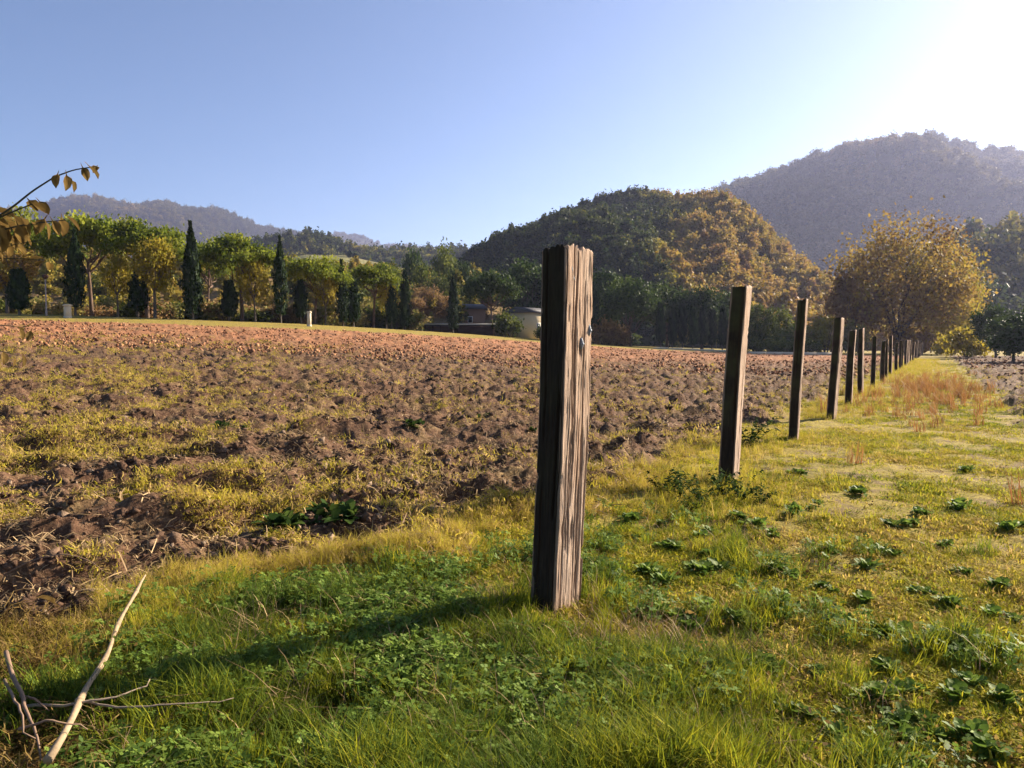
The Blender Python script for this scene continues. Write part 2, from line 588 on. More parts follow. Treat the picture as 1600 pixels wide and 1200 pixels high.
hill('low_ridge', [(60, 450), (200, 430), (320, 410), (400, 394), (460, 384), (520, 390), (560, 406), (620, 412), (660, 412), (720, 410), (800, 420), (900, 440)],
     480, 720, 900, -5, M['hill_wood'], 8, .012, 1.0, 9, label='low wooded ridge behind the pale meadow')
hill('meadow_slope', [(330, 455), (400, 428), (440, 408), (480, 401), (540, 402), (590, 413), (640, 424), (720, 440), (800, 470)],
     300, 430, 520, 0, M['meadow'], 2, .02, 1.0, 11, label='pale green meadow on a rounded rise', nt=50)
hill('brown_slope', [(-500, 395), (-200, 405), (0, 412), (150, 420), (300, 425), (400, 435), (480, 442), (560, 448), (640, 452), (720, 455), (800, 470)],
     110, 230, 300, 3, M['hill_brown'], 3, .03, .9, 13, label='brown shrubby slope behind the roadside trees', nt=60)
hill('wooded_hill', [(560, 520), (640, 482), (700, 444), (740, 423), (770, 405), (820, 380), (880, 356), (950, 340), (1000, 334), (1040, 334), (1066, 341), (1090, 339), (1120, 337), (1150, 350),
                     (1180, 378), (1230, 424), (1290, 462), (1340, 486), (1420, 505), (1520, 540)],
     170, lambda p: 345 + 50 * np.sin((p - 560) / 960 * np.pi), 560, -2, M['hill_wood'], 10, .022, .85, 15, label='steep round hill covered in mixed woodland', gully=8)
hill('right_slope', [(1380, 532), (1430, 467), (1480, 420), (1530, 398), (1580, 386), (1640, 378), (1800, 352), (2100, 342)],
     190, 420, 560, -2, M['hill_wood'], 9, .02, .9, 17, label='grey green wooded slope below the high hill', gully=8)


# ------------------------------------------------------------------ scatter: one mesh holds the source shapes and the points; nodes put them together
def node_tree(k):
    key = f'scatter_{k}'
    if key in bpy.data.node_groups: return bpy.data.node_groups[key]
    ng = bpy.data.node_groups.new(key, 'GeometryNodeTree')
    ng.interface.new_socket('Geometry', in_out='INPUT', socket_type='NodeSocketGeometry')
    ng.interface.new_socket('Geometry', in_out='OUTPUT', socket_type='NodeSocketGeometry')
    N, L = ng.nodes, ng.links
    gi, go = N.new('NodeGroupInput'), N.new('NodeGroupOutput')
    jn = N.new('GeometryNodeJoinGeometry')

    def named(nm, typ):
        a = N.new('GeometryNodeInputNamedAttribute'); a.data_type = typ
        a.inputs['Name'].default_value = nm
        return a.outputs['Attribute']

    pid = named('pid', 'INT'); rot = named('rot', 'FLOAT_VECTOR'); scl = named('scl', 'FLOAT_VECTOR')

    def pick(val):
        c = N.new('FunctionNodeCompare'); c.data_type = 'INT'; c.operation = 'EQUAL'
        L.new(pid, c.inputs[2]); c.inputs[3].default_value = val
        s = N.new('GeometryNodeSeparateGeometry'); s.domain = 'POINT'
        L.new(gi.outputs[0], s.inputs['Geometry']); L.new(c.outputs[0], s.inputs['Selection'])
        return s.outputs[0]

    for i in range(k):
        ip = N.new('GeometryNodeInstanceOnPoints')
        L.new(pick(-1 - i), ip.inputs['Points'])
        L.new(pick(i), ip.inputs['Instance'])
        e = N.new('FunctionNodeEulerToRotation')
        L.new(rot, e.inputs[0]); L.new(e.outputs[0], ip.inputs['Rotation'])
        L.new(scl, ip.inputs['Scale'])
        L.new(ip.outputs[0], jn.inputs[0])
    L.new(jn.outputs[0], go.inputs[0])
    return ng


def scatter(name, protos, mats, pts, rot, scl, idx, tint, label=None, smooth=False):
    """protos: list of (V, Q, T, tint per vertex)"""
    k = len(protos)
    n = len(pts)
    V = [np.asarray(pts, float)]; Q = []; T = []; base = n; tv = [np.zeros(n)]; pid = [-1 - np.asarray(idx, int)]
    for i, (v, q, t, tt) in enumerate(protos):
        V.append(v); tv.append(tt); pid.append(np.full(len(v), i))
        if len(q): Q.append(np.asarray(q) + base)
        if len(t): T.append(np.asarray(t) + base)
        base += len(v)
    Q = np.concatenate(Q) if Q else np.zeros((0, 4), int)
    T = np.concatenate(T) if T else np.zeros((0, 3), int)
    V = np.concatenate(V); m = len(V)
    sc3 = np.ones((m, 3))
    s = np.asarray(scl, float)
    sc3[:n] = s[:, None] if s.ndim == 1 else s
    r3 = np.zeros((m, 3)); r3[:n] = rot
    it = np.zeros(m); it[:n] = tint
    me = mesh_np(name, V, [Q, T], mats, smooth=smooth, attrs={
        'tint': ('POINT', 'FLOAT', np.concatenate(tv)), 'pid': ('POINT', 'INT', np.concatenate(pid)),
        'rot': ('POINT', 'FLOAT_VECTOR', r3), 'scl': ('POINT', 'FLOAT_VECTOR', sc3), 'itint': ('POINT', 'FLOAT', it)})
    o = link(name, me)
    md = o.modifiers.new('scatter', 'NODES')
    md.node_group = node_tree(k)
    tag(o, label, kind='stuff')
    return o


# ------------------------------------------------------------------ foliage shapes
def leaf_quads(C, size, r, up=.3, aspect=1.0):
    """one bent-free leaf card at every centre, random facing"""
    n = len(C)
    nrm = r.normal(size=(n, 3)); nrm[:, 2] += up
    nrm /= np.linalg.norm(nrm, axis=1)[:, None]
    a = np.cross(nrm, r.normal(size=(n, 3))); a /= np.linalg.norm(a, axis=1)[:, None]
    b = np.cross(nrm, a)
    s = (np.asarray(size) * r.uniform(.6, 1.35, n))[:, None]
    sk = r.uniform(-.35, .35, (n, 1))
    V = np.stack([C - a * s - b * s * aspect * .55, C + a * s * (.5 + sk) - b * s * aspect, C + a * s + b * s * aspect * .6, C - a * s * (.4 + sk) + b * s * aspect], 1)
    Q = np.arange(n * 4).reshape(n, 4)
    return V.reshape(-1, 3), Q


def forest_proto(seed, h, w, conical=0.0, n=340, leaf=.42):
    r = np.random.default_rng(seed)
    k = 16
    cc = r.normal(size=(k, 3)); cc /= np.linalg.norm(cc, axis=1)[:, None]
    cc *= r.uniform(.35, .8, (k, 1))
    cid = r.integers(0, k, n)
    p = cc[cid] + r.normal(size=(n, 3)) * .23
    taper = 1 - conical * np.clip((p[:, 2] + 1) / 2, 0, 1)
    C = np.stack([p[:, 0] * w * .5 * taper, p[:, 1] * w * .5 * taper, h * .55 + p[:, 2] * h * .45], 1)
    V, Q = leaf_quads(C, leaf, r, .5)
    t = np.repeat(np.clip(.5 + .35 * (r.uniform(-1, 1, k)[cid]) + .25 * r.uniform(-1, 1, n), 0, 1), 4)
    b = MB(); b.tube([(0, 0, -1.2), (0, 0, h * .6)], [.16, .08], 4, False)
    tvv, tq, tt = b.arrays()
    return np.concatenate([V, tvv]), np.concatenate([Q, tq + len(V)]), tt, np.concatenate([t, np.full(len(tvv), .05)])


FP = [forest_proto(101, 7.5, 6.5), forest_proto(102, 9, 6), forest_proto(103, 6.5, 7), forest_proto(104, 9.5, 4.6, .6), forest_proto(105, 5, 6)]


def forest_on(hname, name, n, size, tint_fn, seed, label, tmin=0.0, tmax=1.12, keep=None, pr=None, mat='forest'):
    height, df, dc, p0, p1, back = HILLS[hname]
    r = np.random.default_rng(seed)
    lo, hi = (p0, p1) if pr is None else pr
    px = r.uniform(lo, hi, n)
    d0, d1 = df(px), dc(px)
    t = r.uniform(tmin ** 1.5, tmax ** 1.5, n) ** (1 / 1.5)
    y = np.where(t <= 1, d0 + (d1 - d0) * t, d1 + (back - d1) * (t - 1))
    x = P(px, y); z = height(px, y)
    ok = z > -1 if keep is None else (z > -1) & keep(px, y, z)
    px, x, y, z, t = px[ok], x[ok], y[ok], z[ok], t[ok]
    m = len(px)
    tint = np.clip(tint_fn(px, x, y, z) + r.normal(0, .09, m), 0, 1)
    scatter(name, FP, [M[mat]], np.stack([x, y, z - .3], 1), np.stack([np.zeros(m), np.zeros(m), r.uniform(0, 6.28, m)], 1),
            size * (.5 + 1.0 * r.uniform(0, 1, m) ** 1.7), r.integers(0, len(FP), m) if mat == 'forest' else r.choice([0, 1, 2, 4], m), tint, label)


def tint_hill(px, x, y, z):
    w = fbm(x * .02, y * .02, 77, 4) - .5
    return .08 + .74 * sstep(1005, 1085, px + 150 * w + (z - 40) * .25) + .25 * w


forest_on('wooded_hill', 'hillside_woodland', 15000, .62, tint_hill, 21, 'dense woodland, dark evergreen on one flank and golden on the other', keep=lambda p, y, z: p > 600)
forest_on('high_hill', 'high_hill_woodland', 12000, 1.6, lambda p, x, y, z: .38 + 1.0 * (fbm(x * .006, y * .006, 78, 4) - .45), 22, 'hazy woodland blanketing the high hill', keep=lambda p, y, z: p < 1800, mat='forest_far')
forest_on('right_slope', 'slope_woodland', 2300, 1.15, lambda p, x, y, z: .3 + 1.1 * (fbm(x * .02, y * .02, 79, 4) - .45), 23, 'mixed grey green woodland on the lower slope', pr=(1430, 1800))
forest_on('low_ridge', 'ridge_woodland', 2600, 1.35, lambda p, x, y, z: .15 + .5 * (fbm(x * .02, y * .02, 80, 4) - .4), 24, 'dark woodland along the low ridge', pr=(150, 860))
forest_on('brown_slope', 'slope_scrub', 1500, .45, lambda p, x, y, z: .58 + .6 * (fbm(x * .04, y * .04, 81, 4) - .5), 25, 'russet and olive scrub behind the roadside trees', pr=(-150, 780))
forest_on('far_hills', 'far_hill_woodland', 9500, 2.3, lambda p, x, y, z: .3 + 1.3 * (fbm(x * .003, y * .003, 82, 4) - .45), 26, 'blue hazed woodland on the skyline hills', pr=(-150, 640),
          keep=lambda p, y, z: fbm(P(p, y) * .004, y * .004, 88, 3) > .42, mat='forest_far')
forest_on('distant_ridge', 'distant_woodland', 3000, 2.0, lambda p, x, y, z: .25 + 0 * p, 27, 'faint woodland on the distant ridge', pr=(440, 1000), mat='forest_far')


# ------------------------------------------------------------------ trees
def tree_thing(name, loc, label, cat, group=None, rz=0.0, scale=1.0):
    o = bpy.data.objects.new(name, None)
    COL.objects.link(o)
    o.location = loc; o.rotation_euler = (0, 0, rz)
    o.scale = scale if isinstance(scale, tuple) else (scale,) * 3
    o.empty_display_size = .3
    return tag(o, label, cat, group)


def crown_mesh(name, C, leaf, mat, seed, cl_id=None, up=.3, aspect=1.0):
    r = np.random.default_rng(seed)
    V, Q = leaf_quads(C, leaf, r, up, aspect)
    n = len(C)
    if cl_id is None: cl_id = np.zeros(n, int)
    base = r.uniform(-1, 1, cl_id.max() + 1)[cl_id]
    t = np.repeat(np.clip(.5 + .38 * base + .25 * r.uniform(-1, 1, n), 0, 1), 4)
    return mesh_np(name, V, [Q], [mat], attrs={'tint': ('POINT', 'FLOAT', t)})


def limbs(b, r, base, tips, r0, bend=.25, seg=5, k=6):
    base = np.asarray(base, float)
    for tip in tips:
        tip = np.asarray(tip, float)
        ts = np.linspace(0, 1, seg)[:, None]
        mid = base * (1 - ts) + tip * ts
        mid[:, 2] += np.sin(ts[:, 0] * np.pi) * -bend * np.linalg.norm((tip - base)[:2])
        mid[1:-1] += r.normal(size=(seg - 2, 3)) * .06 * np.linalg.norm(tip - base) * .6
        b.tube(mid, np.linspace(r0, r0 * .25, seg), k, False)


def pine_meshes(seed, h=10.0, w=9.0, trunk_frac=.56, n=7600, mat='pine', leaf=.17, flat=.62):
    """umbrella pine: bare forked trunk, wide domed crown of needle clumps"""
    r = np.random.default_rng(seed)
    b = MB()
    th = h * trunk_frac
    lean = r.normal(0, .25, 2)
    tp = np.array([(0, 0, -.4), (lean[0] * .2, lean[1] * .2, th * .35), (lean[0] * .6, lean[1] * .6, th * .7), (lean[0], lean[1], th)])
    b.tube(tp, [h * .028, h * .022, h * .018, h * .015], 8, False)
    k = 46
    th_a = r.uniform(0, 2 * np.pi, k); rr = np.sqrt(r.uniform(0.02, 1, k))
    domez = np.sqrt(np.clip(1 - rr ** 2, 0, 1))
    zz = r.uniform(-.28, 1, k) * domez
    ch = h - th
    cc = np.stack([np.cos(th_a) * rr * w * .46 + lean[0], np.sin(th_a) * rr * w * .46 + lean[1], th + ch * .12 + (ch * .80) * (zz * .5 + .36 * domez + .12)], 1)
    tips = cc[r.permutation(k)[:11]] * np.array([.9, .9, 1]) - np.array([0, 0, .3])
    limbs(b, r, tp[3] - np.array([0, 0, th * .18]), tips[:6], h * .011, .12)
    limbs(b, r, tp[3], tips[6:], h * .010, .12)
    cid = r.integers(0, k, n)
    sp = np.array([w * .085, w * .085, ch * .07])
    C = cc[cid] + r.normal(size=(n, 3)) * sp
    return b.mesh('trunk', M['bark_pine'], True), crown_mesh('crown', C, leaf, M[mat], seed + 1, cid, .4, .7)


def round_tree_meshes(seed, h=8.0, w=7.0, trunk_frac=.28, n=4200, mat='gold', leaf=.15, barkm='bark_grey', sparse=.9, forks=9):
    r = np.random.default_rng(seed)
    b = MB()
    th = h * trunk_frac
    b.tube([(0, 0, -.4), (.05, .03, th * .5), (0, .05, th)], [h * .03, h * .023, h * .02], 8, False)
    k = 60
    d = r.normal(size=(k, 3)); d /= np.linalg.norm(d, axis=1)[:, None]
    d *= r.uniform(.4, 1, (k, 1)) ** .6
    cc = np.stack([d[:, 0] * w * .44, d[:, 1] * w * .44, th + (h - th) * (.5 + .46 * d[:, 2])], 1)
    top = np.array([0, .05, th])
    main = []
    for i in range(forks):
        a = 2 * np.pi * i / forks + r.uniform(-.3, .3)
        e = np.array([np.cos(a) * w * .2, np.sin(a) * w * .2, th + (h - th) * r.uniform(.35, .6)])
        main.append(e)
    limbs(b, r, top, main, h * .014, .05)
    for c in cc:
        e = main[int(np.argmin(np.linalg.norm(np.array(main) - c, axis=1)))]
        limbs(b, r, e, [c], h * .005, .05, 4, 4)
    cid = r.integers(0, k, n)
    C = cc[cid] + r.normal(size=(n, 3)) * w * .075 * sparse
    return b.mesh('trunk', M[barkm], True), crown_mesh('crown', C, leaf, M[mat], seed + 1, cid, .2, .8)


def cypress_meshes(seed, h=10.0, w=1.7, n=3000, trunk=.9, blunt=0.0):
    """columnar cypress: short bare trunk, dense spindle of upright sprays"""
    r = np.random.default_rng(seed)
    b = MB()
    b.tube([(0, 0, -.4), (0, 0, trunk), (0, 0, h * .7)], [.14, .11, .03], 7, False)
    t = r.uniform(0, 1, n) ** .85
    prof = np.sin(np.clip(t * (1 - blunt * .2) + .06, 0, 1) ** .62 * np.pi) ** .75
    prof = np.clip(prof, .05, None) * (1 + .14 * np.sin(t * 37 + seed))
    a = r.uniform(0, 2 * np.pi, n)
    lump = 1 + .16 * np.sin(a * 3 + t * 9 + seed) + .1 * np.sin(a * 5 - t * 21)
    rr = np.sqrt(r.uniform(.35, 1.05, n)) * w * .5 * prof * lump
    C = np.stack([np.cos(a) * rr, np.sin(a) * rr, trunk * .75 + t * (h - trunk * .75)], 1)
    nrm = np.stack([np.cos(a), np.sin(a), np.full(n, .25)], 1) + r.normal(size=(n, 3)) * .45
    nrm /= np.linalg.norm(nrm, axis=1)[:, None]
    upv = np.stack([np.cos(a) * .15, np.sin(a) * .15, np.ones(n)], 1) + r.normal(size=(n, 3)) * .18
    side = np.cross(upv, nrm); side /= np.linalg.norm(side, axis=1)[:, None]
    s = r.uniform(.06, .12, n)[:, None]; l = r.uniform(.18, .42, n)[:, None]
    V = np.stack([C - side * s, C + side * s, C + side * s * .5 + upv * l, C - side * s * .5 + upv * l], 1).reshape(-1, 3)
    Q = np.arange(n * 4).reshape(n, 4)
    tint = np.repeat(np.clip(.5 + .3 * np.sin(a * 4 + t * 14) + .3 * r.uniform(-1, 1, n), 0, 1), 4)
    return b.mesh('trunk', M['bark_grey'], True), mesh_np('crown', V, [Q], [M['cypress']], attrs={'tint': ('POINT', 'FLOAT', tint)})


def shrub_meshes(seed, mat, h=3.0, w=3.6, n=1500, leaf=.12):
    r = np.random.default_rng(seed)
    b = MB()
    k = 26
    a = r.uniform(0, 2 * np.pi, k); rr = np.sqrt(r.uniform(0, 1, k))
    cc = np.stack([np.cos(a) * rr * w * .45, np.sin(a) * rr * w * .45, h * (.18 + .7 * r.uniform(0, 1, k) * (1 - .5 * rr ** 2))], 1)
    for c in cc[:14]:
        b.tube([(c[0] * .15, c[1] * .15, -.3), c * np.array([.6, .6, .6]), c], [.05, .03, .012], 4, False)
    cid = r.integers(0, k, n)
    C = cc[cid] + r.normal(size=(n, 3)) * np.array([w * .09, w * .09, h * .09])
    C[:, 2] = np.abs(C[:, 2])
    return b.mesh('stem', M['bark_dark'], True), crown_mesh('foliage', C, leaf, M[mat], seed + 1, cid)


def plant_tree(name, meshes, px, Y, top, label, cat, group=None, width=None, parts=('trunk', 'crown'), seed=0, sink=0.0):
    """meshes are built for height mh and width mw (native); scaled to reach the pixel row 'top' seen at depth Y"""
    (tm, cm), mh, mw = meshes
    x = P(px, Y); z = float(H(x, Y)) - .05 - sink
    hh = Z(top, Y) - z
    sz = hh / mh
    sx = sz if width is None else width / F_PX * Y / mw
    if name == 'umbrella_pine': sz *= 1.09; sx *= .96
    o = tree_thing(name, (x, Y, z), label, cat, group, random.Random(seed + px).uniform(0, 6.28), (sx, sx, sz))
    rl_ = random.Random(px * 7 + seed)
    o.rotation_euler = (rl_.uniform(-.03, .03), rl_.uniform(-.035, .035), o.rotation_euler[2])
    link(parts[0], tm, o); link(parts[1], cm, o)
    return o


PINE_A = (pine_meshes(201), 10.0, 9.0)
PINE_B = (pine_meshes(205, trunk_frac=.5), 10.0, 9.0)
PINE_D = (pine_meshes(209, mat='pine_dark', trunk_frac=.45), 10.0, 9.0)
PINE_L = (pine_meshes(213, mat='pine_dark', trunk_frac=.22, n=8200), 10.0, 9.0)
GOLD_A = (round_tree_meshes(221, mat='gold', n=2800, trunk_frac=.36), 8.0, 7.0)
AUT_A = (round_tree_meshes(225, mat='autumn', n=2800, trunk_frac=.36), 8.0, 7.0)
RUS_A = (round_tree_meshes(229, mat='russet', sparse=1.0), 8.0, 7.0)
GRN_A = (round_tree_meshes(233, mat='green', trunk_frac=.2), 8.0, 7.0)
GRN_B = (round_tree_meshes(237, mat='pine_dark', trunk_frac=.18, n=5000), 8.0, 7.0)
CYP_A = (cypress_meshes(241), 10.0, 1.7)
CYP_B = (cypress_meshes(245, blunt=.6), 10.0, 1.7)
CYP_C = (cypress_meshes(247, h=10.0, w=1.9, n=2600, trunk=1.3), 10.0, 1.9)
CYP_D = (cypress_meshes(255, h=5.0, w=1.7, n=1600, blunt=.5, trunk=1.1), 5.0, 1.7)
CYP_S = (cypress_meshes(249, h=5.0, w=1.9, n=2000, blunt=1.0, trunk=.8), 5.0, 1.9)


def row_y(px):
    return float(np.interp(px, _g, _ys))


rowg = 'trees lining the lane behind the field'
# tall cypresses (pixel column, depth offset, top row, width)
for px, dy, top, w, lab in (
        (120, 0, 362, 28, 'tall broad dark cypress beside the short pale stone pillar'),
        (303, -1, 350, 28, 'tallest dark cypress of the lane, standing alone between broad pine crowns'),
        (440, 0, 371, 22, 'slender tall cypress between the sunlit pine and the domed pine'),
        (537, 2, 408, 19, 'slim cypress rising beside the domed pine crown'),
        (633, 3, 425, 17, 'narrow cypress near the end of the low pavilion'),
        (708, 0, 436, 17, 'thin dark cypress standing in front of the low pavilion roof'),
        (929, 0, 446, 17, 'dark cypress half hidden behind the cracked fence post')):
    plant_tree('cypress_tree', (CYP_A if px in (303, 537) else CYP_C) if w > 18 else CYP_B, px, row_y(px) + dy, top, lab, 'cypress', rowg, w, seed=1)
for px, dy, top, w, lab in (
        (33, -2, 424, 27, 'short stout cypress on a bare stem beside the thin lamp pole'),
        (217, 3, 424, 24, 'short dark cypress under the golden sunlit crown'),
        (360, 2, 441, 21, 'short dark cypress beside the leaning pine trunk'),
        (471, 3, 440, 18, 'short dark cypress just before the narrow pale pillar'),
        (553, 3, 441, 18, 'short cypress standing close behind the slim cypress'),
        (612, 4, 448, 16, 'short cypress beside the narrow cypress near the pavilion')):
    plant_tree('cypress_tree', CYP_S if px in (33, 360, 553) else CYP_D, px, row_y(px) + dy, top, lab, 'cypress', rowg, w * 1.12, seed=2)
# umbrella pines along the lane
for px, dy, top, w, ms, lab in (
        (146, 8, 334, 118, PINE_B, 'large umbrella pine towering behind the broad cypress'),
        (232, 5, 352, 118, PINE_A, 'umbrella pine with a wide green dome above yellow foliage'),
        (326, 20, 374, 80, PINE_B, 'further umbrella pine behind the tallest cypress'),
        (380, 4, 377, 118, PINE_A, 'umbrella pine with a leaning trunk and broad sunlit crown'),
        (492, 4, 402, 94, PINE_B, 'domed umbrella pine beside the narrow pale pillar'),
        (584, 6, 418, 84, PINE_A, 'umbrella pine with a small flat crown beyond the slim cypress'),
        (768, 4, 426, 84, PINE_D, 'dark umbrella pine beside the low pavilion'),
        (30, 12, 330, 120, PINE_B, 'umbrella pine behind the dry leafy sapling')):
    plant_tree('umbrella_pine', ms, px, row_y(px) + dy, top, lab, 'pine tree', rowg, w, seed=3)
# golden crowns added as the sunlit sides of the pines, plus a brown tree
for px, dy, top, w, ms, lab in (
        (14, 2, 372, 92, AUT_A, 'brown and gold tree behind the dry sapling leaves'),
        (186, 4, 400, 52, GOLD_A, 'small golden crown put in as sunlit foliage beside the broad cypress'),
        (244, 1, 376, 80, GOLD_A, 'golden crown standing in for the sunlit side of the wide pine dome'),
        (400, 2, 404, 58, GOLD_A, 'golden crown standing in for the sunlit side of the leaning pine'),
        (509, 3, 424, 46, GOLD_A, 'golden crown standing in for the sunlit side of the domed pine'),
        (604, 5, 432, 36, GOLD_A, 'small golden crown standing in for the sunlit side of the flat crowned pine')):
    plant_tree('sunlit_and_autumn_tree', ms, px, row_y(px) + dy, top, lab, 'tree', rowg, w, seed=4)

# grove of dense pines around the cracked post
gg = 'dark pines of the grove below the wooded hill'
for px, Y, top, w, ms, lab in (
        (985, 112, 428, 96, PINE_L, 'broad dark pine at the left end of the dense grove'),
        (1042, 118, 436, 92, PINE_L, 'dense pine in the middle of the grove beside the broad dark pine'),
        (1096, 117, 444, 84, PINE_L, 'dense pine of the grove beside the leaning second post'),
        (1140, 121, 452, 70, PINE_L, 'dense pine of the grove behind the leaning second post'),
        (826, 124, 404, 90, GRN_B, 'tall dark tree behind the cream house'),
        (880, 126, 410, 100, GRN_B, 'dark tree behind the cracked fence post'),
        (940, 130, 420, 80, GRN_B, 'dark tree between the hidden cypress and the grove')):
    plant_tree('dark_tree', ms, px, Y, top, lab, 'tree', gg, w, seed=5)
# thin trunks and low evergreen trees under the grove
for i, px in enumerate((1032, 1050, 1066, 1082, 1098, 1112, 1128)):
    plant_tree('grove_cypress', CYP_S, px, 109 + (i % 3) * 1.5, 476 + (i * 7) % 12, 'slim dark young cypress in the close set line below the grove', 'cypress', 'young cypresses below the grove', 15, seed=6)
for px, Y, top, w, lab in ((1190, 112, 474, 52, 'rounded green tree between the second and third posts'),
                           (1222, 118, 482, 46, 'rounded green tree just behind the third post')):
    plant_tree('green_tree', GRN_A, px, Y, top, lab, 'tree', None, w, seed=7)

# trees beyond the lane, in front of the low ridge
bgr = 'trees in the valley beyond the lane'
for i, (px, Y, top, w, ms) in enumerate(((612, 150, 412, 60, GRN_A), (650, 170, 386, 52, GRN_B), (664, 150, 412, 58, GRN_A), (700, 160, 385, 62, GRN_A), (690, 140, 430, 60, GRN_A), (728, 150, 408, 56, GRN_B),
                                         (745, 140, 430, 60, GRN_B), (640, 138, 446, 60, GRN_A), (716, 130, 450, 52, GRN_A), (668, 128, 448, 60, RUS_A), (700, 122, 462, 50, RUS_A), (648, 122, 466, 52, RUS_A),
                                         (790, 140, 430, 70, GRN_B), (745, 121, 478, 36, RUS_A), (570, 140, 440, 60, GRN_A), (520, 140, 446, 60, GRN_A))):
    nm, lab = (('russet_tree', 'russet brown tree with thin foliage above the low pavilion') if ms is RUS_A else
               ('valley_tree', 'dark evergreen tree in the valley beyond the pavilion') if ms is GRN_B else
               ('valley_tree', 'green leafy tree in the valley beyond the pavilion'))
    plant_tree(nm, ms, px, Y, top, lab, 'tree', bgr, w, seed=8)
for px, top in ((548, 392), (557, 396)):
    hz0 = float(HILLS['meadow_slope'][0](np.array([float(px)]), np.array([405.0]))[0])
    plant_tree('hilltop_cypress', CYP_B, px, 405, top, 'tiny dark cypress on the pale meadow', 'cypress', 'cypresses on the meadow', 9, seed=9, sink=float(H0(P(px, 405), 405)) - hz0)

# shrubs between the trunks
shr = [(shrub_meshes(261, 'shrub'), 3.0, 3.6), (shrub_meshes(263, 'russet'), 3.0, 3.6), (shrub_meshes(265, 'green'), 3.0, 3.6), (shrub_meshes(267, 'gold'), 3.0, 3.6)]
rs = random.Random(3)
slab = ['olive brown shrub in the hedge behind the lane', 'russet shrub in the hedge behind the lane', 'green shrub in the hedge behind the lane', 'golden shrub in the hedge behind the lane']
for px in range(-40, 660, 19):
    k = rs.choice((0, 0, 0, 1, 2, 2))
    plant_tree('hedge_shrub', shr[k], px + rs.randint(-6, 6), row_y(px) + rs.uniform(7, 16), rs.uniform(460, 484), slab[k], 'shrub', 'shrubs behind the lane', rs.uniform(44, 60), ('stem', 'foliage'), seed=11)
for px, Y, top, w, k, lab in ((790, 106, 484, 46, 2, 'dense green bush beside the cream house'), (846, 107, 508, 26, 2, 'small bush in front of the cream house wall'),
                              (945, 110, 490, 40, 1, 'russet bush right of the cracked post'), (968, 109, 500, 34, 1, 'small russet bush below the grove'),
                              (1250, 112, 500, 60, 0, 'olive bush behind the white kerb'), (1290, 110, 490, 60, 3, 'golden bush beside the fourth post'),
                              (1215, 110, 512, 60, 2, 'dark green bush behind the white kerb'), (1160, 111, 508, 50, 2, 'green bush beside the second post')):
    plant_tree('bush', shr[k], px, Y, top, lab, 'bush', None, w, ('stem', 'foliage'), seed=12)

# the big autumn tree and the trees along the far end of the fence
BIG = (round_tree_meshes(271, h=10, w=11.5, trunk_frac=.12, n=12500, mat='autumn', leaf=.115, barkm='bark_dark', sparse=1.0, forks=7), 10.0, 11.5)
BIG2 = (round_tree_meshes(275, h=10, w=10, trunk_frac=.12, n=7000, mat='gold', leaf=.14, barkm='bark_dark', sparse=1.0, forks=7), 10.0, 10.0)
plant_tree('autumn_tree', BIG, 1402, 112, 346, 'large broad autumn tree with brown gold leaves behind the fence posts', 'tree', None, 212, seed=3)
for px, Y, top, w, lab in ((1470, 118, 380, 110, 'golden tree leaning against the large autumn tree'), 
                           (1490, 112, 452, 80, 'low golden tree at the far end of the fence')):
    plant_tree('golden_tree', BIG2, px, Y, top, lab, 'tree', None, w, seed=13)
plant_tree('russet_tree', RUS_A, 1332, 114, 425, 'lower russet tree on the left of the large autumn tree', 'tree', None, 92, seed=13)
for px, Y, top, w, k, lab in ((1512, 84, 505, 56, 3, 'golden bush at the far end of the fence line'), (1484, 98, 514, 44, 3, 'small golden bush by the last posts'),
                              (1330, 108, 496, 50, 0, 'olive bush under the large autumn tree'), (1420, 114, 500, 60, 1, 'russet bush under the large autumn tree')):
    plant_tree('bush', shr[k], px, Y, top, lab, 'bush', None, w, ('stem', 'foliage'), seed=14)
for px, Y, top, w, lab in ((1582, 56, 490, 90, 'dark evergreen tree beside the right hand field'), (1640, 58, 470, 110, 'dark evergreen tree beyond the right hand field edge'),
                           (1556, 78, 474, 70, 'grey green tree behind the dark evergreen')):
    plant_tree('evergreen_tree', GRN_B, px, Y, top, lab, 'tree', None, w, seed=15)

# ------------------------------------------------------------------ buildings and lane furniture
def build_pavilion():
    Y = 108; x0, x1 = P(654, Y), P(772, Y); zb = float(H0(P(712, Y), Y)) - .3
    o = tree_thing('pavilion', (0, 0, 0), 'low dark pavilion with a flat roof and open timber front', 'pavilion')
    rt = Z(507, Y)
    b = MB(); b.box(((x0 + x1) / 2, Y, rt - .1), (x1 - x0 + .6, 5.0, .22)); r = link('roof', b.mesh('roof', M['roof_dark']), o)
    b = MB(); b.box(((x0 + x1) / 2, Y - 2.56, rt - .02), (x1 - x0 + .6, .08, .12)); link('fascia', b.mesh('fascia', M['white_trim']), r)
    b = MB(); b.box(((x0 + x1) / 2, Y + 2.3, (zb + rt) / 2 - .1), (x1 - x0, .12, rt - zb - .25)); link('back_wall', b.mesh('back_wall', M['brown_wall']), o)
    b = MB(); b.box((x0 + (x1 - x0) * .76, Y - 2.2, (zb + rt) / 2 - .1), ((x1 - x0) * .46, .1, rt - zb - .25)); link('front_panel', b.mesh('front_panel', M['dark_wood']), o)
    for i in range(6):
        b = MB(); b.box((x0 + .15 + i * (x1 - x0) * .1, Y - 2.2, (zb + rt) / 2 - .1), (.14, .14, rt - zb - .25)); link('post', b.mesh('post', M['dark_wood']), o)


build_pavilion()


